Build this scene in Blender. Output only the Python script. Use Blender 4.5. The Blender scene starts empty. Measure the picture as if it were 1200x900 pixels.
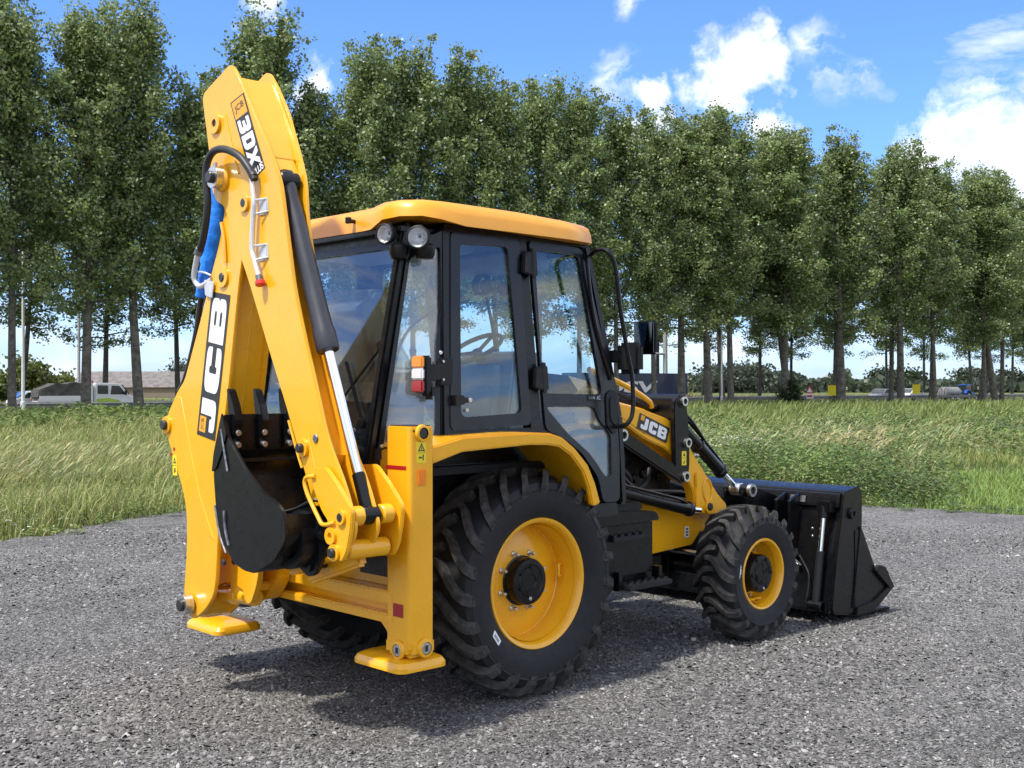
import bpy, bmesh, math, random
import numpy as np
from mathutils import Vector, Matrix
rad = math.radians
random.seed(7)
RNG = np.random.default_rng(11)
scene = bpy.context.scene
COL = scene.collection

# ------------------------------------------------------------------ camera, sky, sun, exposure
CAM = np.array([-4.8091, -5.8095, 1.8115])
FWD = np.array([0.689375, 0.724404])
RGT = np.array([0.724405, -0.689376])
cd = bpy.data.cameras.new('camera'); cam = bpy.data.objects.new('camera', cd); COL.objects.link(cam)
cam.location = CAM
cam.rotation_euler = Vector((0.68937, 0.72440, 0.00141)).to_track_quat('-Z', 'Y').to_euler()
cd.sensor_width = 36; cd.lens = 41.0; cd.clip_start = 0.05; cd.clip_end = 6000
scene.camera = cam
SUN_EL = rad(61); SH = Vector((-1.0, 0.03, 0)).normalized()
sun_dir = Vector((SH.x*math.cos(SUN_EL), SH.y*math.cos(SUN_EL), math.sin(SUN_EL)))
sd = bpy.data.lights.new('sun', 'SUN'); sun = bpy.data.objects.new('sun', sd); COL.objects.link(sun)
sd.energy = 2.35; sd.angle = rad(3.0); sd.color = (1.0, 0.95, 0.87)
sun.location = (-8, 2, 12); sun.rotation_euler = sun_dir.to_track_quat('Z', 'Y').to_euler()
scene.view_settings.view_transform = 'Standard'; scene.view_settings.look = 'None'
scene.view_settings.exposure = 1.22; scene.view_settings.gamma = 1.0
scene.render.engine = 'CYCLES'
scene.cycles.max_bounces = 8; scene.cycles.transparent_max_bounces = 16

def cam_ray(px, py):
    v = np.array([FWD[0], FWD[1], 0.0014]) + np.array([RGT[0], RGT[1], 0])*(px-600)/1367 + np.array([0, 0, 1])*(450-py)/1367
    return v/np.linalg.norm(v)

class NT:
    def __init__(s, tree): s.t = tree; s.n = tree.nodes; s.l = tree.links
    def new(s, kind, **kw):
        n = s.n.new(kind)
        for k, v in kw.items(): setattr(n, k, v)
        return n
    def link(s, a, b): s.l.new(a, b)
    def math(s, op, a, b=None, clamp=False):
        n = s.n.new('ShaderNodeMath'); n.operation = op; n.use_clamp = clamp
        for i, v in enumerate((a, b)):
            if v is None: continue
            if isinstance(v, (int, float)): n.inputs[i].default_value = v
            else: s.l.new(v, n.inputs[i])
        return n.outputs[0]
    def vmath(s, op, a, b=None):
        n = s.n.new('ShaderNodeVectorMath'); n.operation = op
        for i, v in enumerate((a, b)):
            if v is None: continue
            if isinstance(v, (tuple, list)): n.inputs[i].default_value = v
            else: s.l.new(v, n.inputs[i])
        return n
    def noise(s, vec, scale, detail=4, rough=.55, dist=0):
        n = s.n.new('ShaderNodeTexNoise'); n.inputs['Scale'].default_value = scale
        n.inputs['Detail'].default_value = detail; n.inputs['Roughness'].default_value = rough
        n.inputs['Distortion'].default_value = dist
        if vec is not None: s.l.new(vec, n.inputs['Vector'])
        return n.outputs['Fac']
    def ramp(s, fac, stops):
        n = s.n.new('ShaderNodeValToRGB'); el = n.color_ramp.elements
        while len(el) < len(stops): el.new(.5)
        for e, (p, c) in zip(el, stops):
            e.position = p; e.color = (c, c, c, 1) if isinstance(c, (int, float)) else (*c, 1)
        s.l.new(fac, n.inputs[0]); return n.outputs[0]
    def mix(s, fac, a, b):
        n = s.n.new('ShaderNodeMix'); n.data_type = 'RGBA'
        for sock, v in ((n.inputs[0], fac), (n.inputs[6], a), (n.inputs[7], b)):
            if isinstance(v, (int, float)): sock.default_value = v
            elif isinstance(v, (tuple, list)): sock.default_value = (*v, 1)
            else: s.l.new(v, sock)
        return n.outputs[2]

world = bpy.data.worlds.new('World'); scene.world = world; world.use_nodes = True
W = NT(world.node_tree); W.n.clear()
out = W.new('ShaderNodeOutputWorld'); bg = W.new('ShaderNodeBackground'); bg.inputs[1].default_value = 0.15
sky = W.new('ShaderNodeTexSky', sky_type='NISHITA', sun_disc=False, sun_elevation=SUN_EL,
            sun_rotation=math.atan2(SH.x, SH.y), altitude=0, air_density=1.0, dust_density=0.6, ozone_density=2.6)
geo = W.new('ShaderNodeTexCoord').outputs['Generated']
# cumulus: broad lumps placed where the clouds stand, edges broken up by noise; loose cumulus everywhere else
wn = W.new('ShaderNodeTexNoise'); wn.inputs['Scale'].default_value = 13; wn.inputs['Detail'].default_value = 9; wn.inputs['Roughness'].default_value = .62; W.link(geo, wn.inputs['Vector'])
warp = W.vmath('MULTIPLY', W.vmath('SUBTRACT', wn.outputs['Color'], (.5, .5, .5)).outputs[0], (.085, .085, .06)).outputs[0]
geow = W.vmath('ADD', geo, warp).outputs[0]
nz = W.noise(geo, 9, 8, .62); nz2 = W.noise(geo, 34, 6, .62)
field = None
BLOBS = [(885, 72, .045), (855, 100, .040), (908, 66, .030), (900, 40, .020), 
         (1120, 165, .045), (1165, 190, .060), (1215, 200, .07), (1085, 190, .035), 
         (762, 112, .019), (772, 140, .018), (738, 160, .026),  (905, 158, .028), (840, 150, .02),
         (365, 90, .020), (350, 108, .016), (303, -6, .030)]
for px, py, r in BLOBS:
    d = W.vmath('DISTANCE', geow, tuple(cam_ray(px, py))).outputs['Value']
    v = W.math('SUBTRACT', 1.0, W.math('DIVIDE', d, r))
    field = v if field is None else W.math('MAXIMUM', field, v)
field = W.math('MAXIMUM', field, -1.5)
nn = W.math('ADD', W.math('MULTIPLY', W.math('SUBTRACT', nz, .5), .8), W.math('MULTIPLY', W.math('SUBTRACT', nz2, .5), 1.5))
mask1 = W.ramp(W.math('ADD', W.math('ADD', field, nn), -.12), [(-.0, 0), (.16, .22), (.42, .72), (.85, 1)])
sep = W.new('ShaderNodeSeparateXYZ'); W.link(geo, sep.inputs[0])
up = W.math('MAXIMUM', sep.outputs['Z'], 0.06)
cmb = W.new('ShaderNodeCombineXYZ'); W.link(W.math('DIVIDE', sep.outputs['X'], up), cmb.inputs[0]); W.link(W.math('DIVIDE', sep.outputs['Y'], up), cmb.inputs[1])
plane = cmb.outputs[0]
nb = W.noise(W.vmath('ADD', plane, (4.1, 7.7, 0)).outputs[0], .75, 7, .58)
ahead = W.vmath('DISTANCE', geo, tuple(cam_ray(560, 60))).outputs['Value']
nb = W.math('SUBTRACT', nb, W.math('MULTIPLY', W.math('SUBTRACT', .80, ahead, True), .55))   # the wide blue gap ahead
mask2 = W.ramp(nb, [(.40, 0), (.53, 1)])
low = W.ramp(sep.outputs['Z'], [(0.0, .55), (.09, .15), (.14, 0)])                          # thin pale cloud low over the horizon
nl = W.noise(W.vmath('MULTIPLY', geo, (6, 6, 34)).outputs[0], 1.0, 5, .55)
mask3 = W.math('MULTIPLY', low, W.ramp(nl, [(.35, .2), (.7, 1)]))
wis = None                                                                                   # thin torn wisps beside the big clouds
for px, py, r in ((962, 54, .026), (1018, 92, .022), (985, 98, .024), (722, 82, .030), (745, 95, .022), (1145, 108, .034), (735, -8, .02), (1180, 102, .022)):
    d = W.vmath('DISTANCE', geow, tuple(cam_ray(px, py))).outputs['Value']
    v = W.math('SUBTRACT', 1.0, W.math('DIVIDE', d, r), True); wis = v if wis is None else W.math('MAXIMUM', wis, v)
wn2 = W.noise(W.vmath('MULTIPLY', geow, (22, 22, 48)).outputs[0], 1.0, 7, .6)
mask4 = W.math('MULTIPLY', W.math('MULTIPLY', wis, 1.5, True), W.ramp(wn2, [(.40, 0), (.68, .75)]))
mask = W.math('MAXIMUM', W.math('MAXIMUM', W.math('MAXIMUM', mask1, mask4), mask2), mask3)
shade = W.ramp(W.noise(geo, 16, 5, .5), [(.36, (2.9, 3.1, 3.5)), (.58, (4.6, 4.6, 4.6))])
skyc = W.mix(1.0, sky.outputs[0], (1, 1, 1)); W.n[-1].blend_type = 'MULTIPLY'
SKYMUL = W.n[-1].inputs[7]; SKYMUL.default_value = (.36, .50, .80, 1)
W.link(W.mix(mask, skyc, shade), bg.inputs[0]); W.link(bg.outputs[0], out.inputs[0])

# ------------------------------------------------------------------ materials
MATS = {}
def mat(name, col, rough=.5, metal=0, var=.0, vscale=6, bump=0, bscale=60, coat=0, spec=.5, var2=None, attr=None, transl=0, emit=None):
    m = bpy.data.materials.new(name); m.use_nodes = True; T = NT(m.node_tree)
    b = m.node_tree.nodes['Principled BSDF']
    b.inputs['Roughness'].default_value = rough; b.inputs['Metallic'].default_value = metal
    b.inputs['Coat Weight'].default_value = coat; b.inputs['Coat Roughness'].default_value = .06
    b.inputs['Specular IOR Level'].default_value = spec
    co = T.new('ShaderNodeTexCoord').outputs['Object']
    c = None
    if attr:
        c = T.new('ShaderNodeAttribute', attribute_name=attr).outputs['Color']
    elif var or var2:
        n = T.noise(co, vscale, 6, .6)
        lo = tuple(x*(1-var) for x in col) if not var2 else var2
        c = T.mix(T.ramp(n, [(.35, 0), (.65, 1)]), lo, tuple(min(1, x*(1+var)) for x in col))
        rr = T.ramp(T.noise(co, vscale*2.3, 5, .6), [(.3, max(.02, rough-.08)), (.7, min(1, rough+.10))]); T.link(rr, b.inputs['Roughness'])
    if c is not None: T.link(c, b.inputs['Base Color'])
    else: b.inputs['Base Color'].default_value = (*col, 1)
    if bump:
        bn = T.new('ShaderNodeBump'); bn.inputs['Strength'].default_value = bump; bn.inputs['Distance'].default_value = .02
        T.link(T.noise(co, bscale, 6, .65), bn.inputs['Height']); T.link(bn.outputs[0], b.inputs['Normal'])
    if transl:
        o = m.node_tree.nodes['Material Output']; tr = T.new('ShaderNodeBsdfTranslucent'); mx = T.new('ShaderNodeMixShader')
        mx.inputs[0].default_value = transl
        if c is not None: T.link(c, tr.inputs[0])
        else: tr.inputs[0].default_value = (*col, 1)
        T.link(b.outputs[0], mx.inputs[1]); T.link(tr.outputs[0], mx.inputs[2]); T.link(mx.outputs[0], o.inputs[0])
    MATS[name] = m; return m

def glass(name, tint, refl=.08, rough=0.0, haze=0):
    m = bpy.data.materials.new(name); m.use_nodes = True; T = NT(m.node_tree); T.n.clear()
    o = T.new('ShaderNodeOutputMaterial'); tr = T.new('ShaderNodeBsdfTransparent'); tr.inputs[0].default_value = (*tint, 1)
    gl = T.new('ShaderNodeBsdfGlossy'); gl.inputs['Roughness'].default_value = rough; gl.inputs[0].default_value = (1, 1, 1, 1)
    lw = T.new('ShaderNodeLayerWeight'); lw.inputs[0].default_value = .5; fr = T.math('POWER', lw.outputs['Facing'], 5.0)
    co = T.new('ShaderNodeTexCoord').outputs['Object']
    bn = T.new('ShaderNodeBump'); bn.inputs['Strength'].default_value = .04; bn.inputs['Distance'].default_value = .02
    T.link(T.noise(co, 2.2, 2), bn.inputs['Height']); T.link(bn.outputs[0], gl.inputs['Normal'])
    f = T.math('ADD', T.math('MULTIPLY', fr, .9), refl, True)
    mx = T.new('ShaderNodeMixShader'); T.link(f, mx.inputs[0]); T.link(tr.outputs[0], mx.inputs[1]); T.link(gl.outputs[0], mx.inputs[2])
    last = mx.outputs[0]
    if haze:
        df = T.new('ShaderNodeBsdfDiffuse'); df.inputs[0].default_value = (.6, .64, .64, 1)
        m2 = T.new('ShaderNodeMixShader'); T.link(T.math('MULTIPLY', T.ramp(T.noise(co, 5, 6, .6), [(.3, .2), (.75, 1)]), haze), m2.inputs[0])
        T.link(last, m2.inputs[1]); T.link(df.outputs[0], m2.inputs[2]); last = m2.outputs[0]
    T.link(last, o.inputs[0]); MATS[name] = m; return m

YEL = mat('yellow_paint', (.82, .40, .009), .28, coat=.35, var=.035, vscale=3, bump=.015, bscale=90)
ORG = mat('roof_paint', (.80, .345, .018), .33, coat=.25, var=.04, vscale=3)
BLK = mat('black_paint', (.0035, .004, .005), .30, spec=.32, coat=.06, var=.12, vscale=8, bump=.03, bscale=70)
DKM = mat('dark_plastic', (.009, .0095, .011), .55, spec=.35, var=.12, vscale=20, bump=.05, bscale=180)
RUB = mat('tyre_rubber', (.0065, .0075, .0092), .62, var=.25, vscale=9, bump=.10, bscale=60, spec=.35, var2=(.011, .012, .014))
RUBT = mat('dusty_tread', (.062, .059, .054), .85, vscale=22, bump=.3, bscale=60, spec=.25, var2=(.022, .0215, .021))
HOS = mat('hose_rubber', (.015, .015, .016), .45, bump=.1, bscale=260)
CHR = mat('chrome', (.78, .80, .84), .10, 1.0, var=.03)
ZIN = mat('zinc_steel', (.60, .60, .58), .35, 1.0, var=.12, vscale=30)
SILV = mat('silver_pipe', (.66, .67, .68), .42, .55, var=.08, vscale=20)
STL = mat('weld_wear_steel', (.20, .21, .22), .45, .8, var=.4, vscale=40)
REDP = mat('red_cap', (.62, .03, .025), .4)
BLU = mat('blue_wrap', (.01, .21, .85), .38, var=.25, vscale=14, bump=.5, bscale=22)
ORL = mat('orange_lens', (.85, .23, .01), .18, coat=.6)
AMB = mat('amber_lens', (.85, .27, .01), .15, coat=.8, bump=.1, bscale=200)
REDL = mat('red_lens', (.33, .006, .012), .15, coat=.8, bump=.1, bscale=200)
CLR = mat('clear_lens', (.75, .76, .76), .15, coat=.8, bump=.2, bscale=160)
REFL = mat('lamp_reflector', (.62, .63, .64), .2, .9, bump=.5, bscale=45)
DBLK = mat('decal_black', (.018, .018, .02), .35)
DWHT = mat('decal_white', (.80, .80, .80), .4)
DYEL = mat('decal_yellow', (.82, .62, .015), .4)
DOR = mat('decal_orange', (.80, .36, .02), .4)
DRED = mat('decal_red', (.33, .008, .012), .4)
SEAT = mat('seat_vinyl', (.03, .031, .034), .6, var=.2, vscale=12)
GREYP = mat('console_plastic', (.30, .32, .33), .5, var=.08)
FILM = glass('plastic_film', (.80, .84, .85), .10, .10, .35)
G_SIDE = glass('tinted_glass', (.86, .93, .95), .06)
G_REAR = glass('rear_glass', (.92, .96, .97), .07)
G_DUST = glass('dusty_glass', (.86, .90, .90), .10, 0, .16)
G_LAMP = glass('lamp_glass', (.96, .97, .97), .07)
MIRR = mat('mirror_glass', (.12, .125, .13), .03, 1.0)
LEAF = mat('poplar_leaves', (.06, .09, .03), .42, attr='Col', transl=.38, spec=.5)
GRASSM = mat('grass_blades', (.1, .15, .04), .55, attr='Col', transl=.25, spec=.3)
BARK = mat('poplar_bark', (.105, .095, .078), .9, var=.5, vscale=3.5, bump=.9, bscale=7)

# ------------------------------------------------------------------ mesh builder
def rounded(pts, r, n=5):
    """closed 2-D polygon with its corners rounded; r one radius or one per corner"""
    out = []; N = len(pts)
    for i in range(N):
        p0, p, p1 = Vector(pts[i-1][:2]), Vector(pts[i][:2]), Vector(pts[(i+1) % N][:2])
        ri = r[i] if isinstance(r, (list, tuple)) else r
        a = p0-p; b = p1-p
        ri2 = min(ri, a.length*.48, b.length*.48)
        if ri2 < 1e-5: out.append((p.x, p.y)); continue
        A = p+a.normalized()*ri2; B = p+b.normalized()*ri2
        for k in range(n+1):
            t = k/n; q = A*(1-t)**2+p*2*t*(1-t)+B*t*t
            out.append((q.x, q.y))
    return out

def smooth_path(pts, sub=6):
    P = [Vector(p) for p in pts]
    if len(P) < 3: return P
    Q = []
    for i in range(len(P)-1):
        p0 = P[max(i-1, 0)]; p1 = P[i]; p2 = P[i+1]; p3 = P[min(i+2, len(P)-1)]
        for k in range(sub):
            t = k/sub
            Q.append(.5*((2*p1)+(p2-p0)*t+(2*p0-5*p1+4*p2-p3)*t*t+(3*p1-p0-3*p2+p3)*t**3))
    Q.append(P[-1]); return Q

class MB:
    def __init__(s): s.v = []; s.f = []; s.mi = []; s.mats = []; s.cur = 0
    def use(s, m):
        if m not in s.mats: s.mats.append(m)
        s.cur = s.mats.index(m); return s
    def add(s, vs, fs):
        o = len(s.v); s.v += [tuple(v) for v in vs]
        for f in fs: s.f.append(tuple(i+o for i in f)); s.mi.append(s.cur)
    def addbm(s, bm):
        bm.verts.index_update(); s.add([v.co[:] for v in bm.verts], [[v.index for v in f.verts] for f in bm.faces]); bm.free()
    def prism(s, poly, fn, lo, hi, bevel=.004, seg=2):
        """polygon in 2-D, extruded from lo to hi; fn(u, v, w) gives the 3-D point"""
        bm = bmesh.new()
        A = [bm.verts.new(fn(u, v, lo)) for u, v in poly]; B = [bm.verts.new(fn(u, v, hi)) for u, v in poly]
        n = len(poly); bm.faces.new(A); bm.faces.new(B[::-1])
        for i in range(n): bm.faces.new((A[i], B[i], B[(i+1) % n], A[(i+1) % n]))
        bmesh.ops.recalc_face_normals(bm, faces=bm.faces)
        if bevel: bmesh.ops.bevel(bm, geom=[e for e in bm.edges if e.calc_face_angle(0) > .5], offset=bevel, segments=seg, affect='EDGES', clamp_overlap=True)
        s.addbm(bm)
    def box(s, lo, hi, bevel=.005, M=None):
        bm = bmesh.new(); c = [(lo[i]+hi[i])/2 for i in range(3)]; d = [abs(hi[i]-lo[i]) for i in range(3)]
        bmesh.ops.create_cube(bm, size=1, matrix=Matrix.Translation(c) @ Matrix.Diagonal((*d, 1)))
        if bevel: bmesh.ops.bevel(bm, geom=bm.edges[:], offset=min(bevel, min(d)*.4), segments=2, affect='EDGES', clamp_overlap=True)
        if M is not None: bmesh.ops.transform(bm, matrix=M, verts=bm.verts)
        s.addbm(bm)
    def bar(s, p0, p1, w, h, up=(0, 0, 1), bevel=.005):
        """box-section bar from p0 to p1"""
        p0, p1 = Vector(p0), Vector(p1); z = (p1-p0); L = z.length; z.normalize()
        x = Vector(up).cross(z)
        if x.length < 1e-3: x = Vector((1, 0, 0)).cross(z)
        x.normalize(); y = z.cross(x)
        M = Matrix.Translation(p0) @ Matrix((x, y, z)).transposed().to_4x4()
        s.box((-w/2, -h/2, 0), (w/2, h/2, L), bevel, M)
    def lathe(s, prof, o, axis, n=32, close=False):
        """profile [(radius, distance along axis)]"""
        o = Vector(o); a = Vector(axis).normalized(); x = a.orthogonal().normalized(); y = a.cross(x)
        vs = []; fs = []; m = len(prof)
        for i in range(n):
            t = 2*math.pi*i/n; e = x*math.cos(t)+y*math.sin(t)
            for r, h in prof: vs.append(o+a*h+e*r)
        for i in range(n):
            j = (i+1) % n
            for k in range(m-1 if not close else m):
                k2 = (k+1) % m; fs.append((i*m+k, j*m+k, j*m+k2, i*m+k2))
        s.add(vs, fs)
    def cyl(s, p0, p1, r, r1=None, n=20, ch=.15):
        p0, p1 = Vector(p0), Vector(p1); L = (p1-p0).length; r1 = r if r1 is None else r1; c = min(r, r1)*ch
        s.lathe([(.0001, 0), (r-c, 0), (r, c), (r1, L-c), (r1-c, L), (.0001, L)], p0, p1-p0, n)
    def ring(s, c, axis, ro, ri, th, n=24):
        s.lathe([(ri, 0), (ro, 0), (ro, th), (ri, th)], c, axis, n, True)
    def tube(s, pts, r, n=10, sub=6, r1=None):
        P = smooth_path(pts, sub) if sub > 1 else [Vector(p) for p in pts]
        up = Vector((.31, .22, .93)); vs = []; fs = []; m = len(P)
        t0 = (P[1]-P[0]).normalized(); x = up.cross(t0).normalized()
        for i, p in enumerate(P):
            t = (P[min(i+1, m-1)]-P[max(i-1, 0)]).normalized(); x = (x-t*x.dot(t)).normalized(); y = t.cross(x)
            rr = r if r1 is None else r+(r1-r)*i/(m-1)
            for k in range(n):
                a = 2*math.pi*k/n; vs.append(p+(x*math.cos(a)+y*math.sin(a))*rr)
        for i in range(m-1):
            for k in range(n): fs.append((i*n+k, i*n+(k+1) % n, (i+1)*n+(k+1) % n, (i+1)*n+k))
        fs.append(tuple(range(n))[::-1]); fs.append(tuple(range((m-1)*n, m*n))); s.add(vs, fs)
    def shape(s, loops, fn, lo, hi):
        """flat plate with holes (loops: outer first), thickness lo..hi"""
        cu = bpy.data.curves.new('tmp', 'CURVE'); cu.dimensions = '2D'; cu.fill_mode = 'BOTH'; cu.extrude = .5
        for lp in loops:
            sp = cu.splines.new('POLY'); sp.points.add(len(lp)-1); sp.use_cyclic_u = True
            for p, q in zip(sp.points, lp): p.co = (q[0], q[1], 0, 1)
        s._curve(cu, fn, lo, hi)
    def _curve(s, cu, fn, lo, hi):
        ob = bpy.data.objects.new('tmp', cu); me = bpy.data.meshes.new_from_object(ob)
        s.add([fn(v.co.x, v.co.y, lo+(hi-lo)*(v.co.z+.5)) for v in me.vertices], [tuple(p.vertices) for p in me.polygons])
        bpy.data.meshes.remove(me); bpy.data.objects.remove(ob); bpy.data.curves.remove(cu)
    def text(s, body, fn, lo, hi, box, shear=0, bold=.0):
        """lettering fitted to box (x0, y0, x1, y1) of the 2-D frame of fn"""
        cu = bpy.data.curves.new('tmp', 'FONT'); cu.body = body; cu.extrude = .5; cu.shear = shear; cu.offset = bold
        ob = bpy.data.objects.new('tmp', cu); me = bpy.data.meshes.new_from_object(ob)
        xs = [v.co.x for v in me.vertices]; ys = [v.co.y for v in me.vertices]
        x0, x1, y0, y1 = min(xs), max(xs), min(ys), max(ys)
        F = lambda v: fn(box[0]+(v.co.x-x0)/(x1-x0)*(box[2]-box[0]), box[1]+(v.co.y-y0)/(y1-y0)*(box[3]-box[1]), lo+(hi-lo)*(v.co.z+.5))
        s.add([F(v) for v in me.vertices], [tuple(p.vertices) for p in me.polygons])
        bpy.data.meshes.remove(me); bpy.data.objects.remove(ob); bpy.data.curves.remove(cu)
    def build(s, name, m=None, parent=None, ang=35, fix=True, split=True):
        """one object; pieces of the builder that do not touch become objects of their own"""
        if split and len(s.f) < 60000:
            n = len(s.v); par = list(range(n))
            def fd(a, P):
                while P[a] != a: P[a] = P[P[a]]; a = P[a]
                return a
            for f in s.f:
                a = fd(f[0], par)
                for q in f[1:]:
                    b = fd(q, par)
                    if a != b: par[b] = a
            lo, hi = {}, {}
            for i, v in enumerate(s.v):
                k = fd(i, par)
                if k in lo: lo[k] = [min(x, y) for x, y in zip(lo[k], v)]; hi[k] = [max(x, y) for x, y in zip(hi[k], v)]
                else: lo[k] = list(v); hi[k] = list(v)
            ks = list(lo); p2 = list(range(len(ks)))
            for i in range(len(ks)):
                for j in range(i):
                    if all(lo[ks[i]][q]-.006 <= hi[ks[j]][q] and lo[ks[j]][q]-.006 <= hi[ks[i]][q] for q in range(3)): p2[fd(i, p2)] = fd(j, p2)
            gid = {k: fd(i, p2) for i, k in enumerate(ks)}; groups = {}
            for fi, f in enumerate(s.f): groups.setdefault(gid[fd(f[0], par)], []).append(fi)
            if len(groups) > 1:
                first = None
                for fl in sorted(groups.values(), key=len, reverse=True):
                    b = MB(); b.mats = list(s.mats); mp = {}
                    for fi in fl:
                        for q in s.f[fi]:
                            if q not in mp: mp[q] = len(b.v); b.v.append(s.v[q])
                        b.f.append(tuple(mp[q] for q in s.f[fi])); b.mi.append(s.mi[fi])
                    o = b.build(name, m, parent, ang, fix, False); first = first or o
                return first
        me = bpy.data.meshes.new(name); me.from_pydata(s.v, [], s.f)
        mats = s.mats if s.mats else [m]
        for k in mats: me.materials.append(k)
        if s.mats: me.polygons.foreach_set('material_index', s.mi)
        if fix:
            bm = bmesh.new(); bm.from_mesh(me); bmesh.ops.recalc_face_normals(bm, faces=bm.faces); bm.to_mesh(me); bm.free()
        me.shade_smooth(); me.set_sharp_from_angle(angle=rad(ang)); me.update()
        return link(name, me, parent)

def link(name, data, parent=None):
    o = bpy.data.objects.new(name, data); COL.objects.link(o)
    if parent is not None: o.parent = parent
    return o
def tag(o, label=None, cat=None, group=None, kind=None):
    for k, v in (('label', label), ('category', cat), ('group', group), ('kind', kind)):
        if v: o[k] = v
    return o
def empty(name, loc, label, cat, group=None, rz=0):
    o = link(name, None); o.location = loc; o.rotation_euler = (0, 0, rz); o.empty_display_size = .2
    return tag(o, label, cat, group)
def copy_tree(o, parent=None):
    c = o.copy(); COL.objects.link(c); c.parent = parent
    for ch in list(o.children): copy_tree(ch, c)
    return c
XZ = lambda u, v, w: (u, w, v)        # polygons drawn in the x-z plane, thickness along y
YZ = lambda u, v, w: (w, u, v)        # polygons drawn in the y-z plane, thickness along x
XY = lambda u, v, w: (u, v, w)
# ------------------------------------------------------------------ the backhoe loader
root = empty('backhoe_loader', (0, 0, 0), 'large yellow backhoe loader with black shovel and folded digging arm, parked on the gravel', 'backhoe loader')
def R2(poly, r=.02, n=4): return rounded(poly, r, n)

# lettering of the maker's mark, drawn as outlines in a unit-high frame
L_J = lambda: [rounded([(.30, 1), (.60, 1), (.60, 0), (0, 0), (0, .36), (.24, .36), (.24, .24), (.30, .24)], [.02, .02, .22, .14, .05, .03, .03, .06])]
L_C = lambda: [rounded([(.66, 1), (0, 1), (0, 0), (.66, 0), (.66, .36), (.38, .36), (.38, .25), (.28, .25), (.28, .75), (.38, .75), (.38, .64), (.66, .64)],
                       [.2, .24, .24, .2, .03, .03, .03, .05, .05, .03, .03, .03])]
L_B = lambda: [rounded([(0, 1), (.70, 1), (.70, .56), (.64, .5), (.70, .44), (.70, 0), (0, 0)], [.02, .22, .08, .02, .08, .22, .02]),
               rounded([(.27, .76), (.50, .76), (.50, .61), (.27, .61)], .06), rounded([(.27, .39), (.50, .39), (.50, .24), (.27, .24)], .06)]
L_3 = lambda: [rounded([(0, 1), (.68, 1), (.68, .56), (.60, .5), (.68, .44), (.68, 0), (0, 0), (0, .26), (.40, .26), (.40, .39), (.12, .39), (.12, .61), (.40, .61), (.40, .74), (0, .74)],
                       [.03, .22, .06, .02, .06, .22, .03, .03, .05, .05, .02, .02, .05, .05, .03])]
L_D = lambda: [rounded([(0, 1), (.70, 1), (.70, 0), (0, 0)], [.03, .3, .3, .03]), rounded([(.26, .75), (.45, .75), (.45, .25), (.26, .25)], [.02, .1, .1, .02])]
L_X = lambda: [[(0, 1), (.28, 1), (.42, .70), (.56, 1), (.84, 1), (.57, .5), (.84, 0), (.56, 0), (.42, .30), (.28, 0), (0, 0), (.27, .5)]]
def put(mb, loops, x, y, sx, sy, fn, lo, hi, sh=0):
    for_l = [[(x+(u+sh*v)*sx, y+v*sy) for u, v in lp] for lp in loops]
    mb.shape(for_l, fn, lo, hi)

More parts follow.
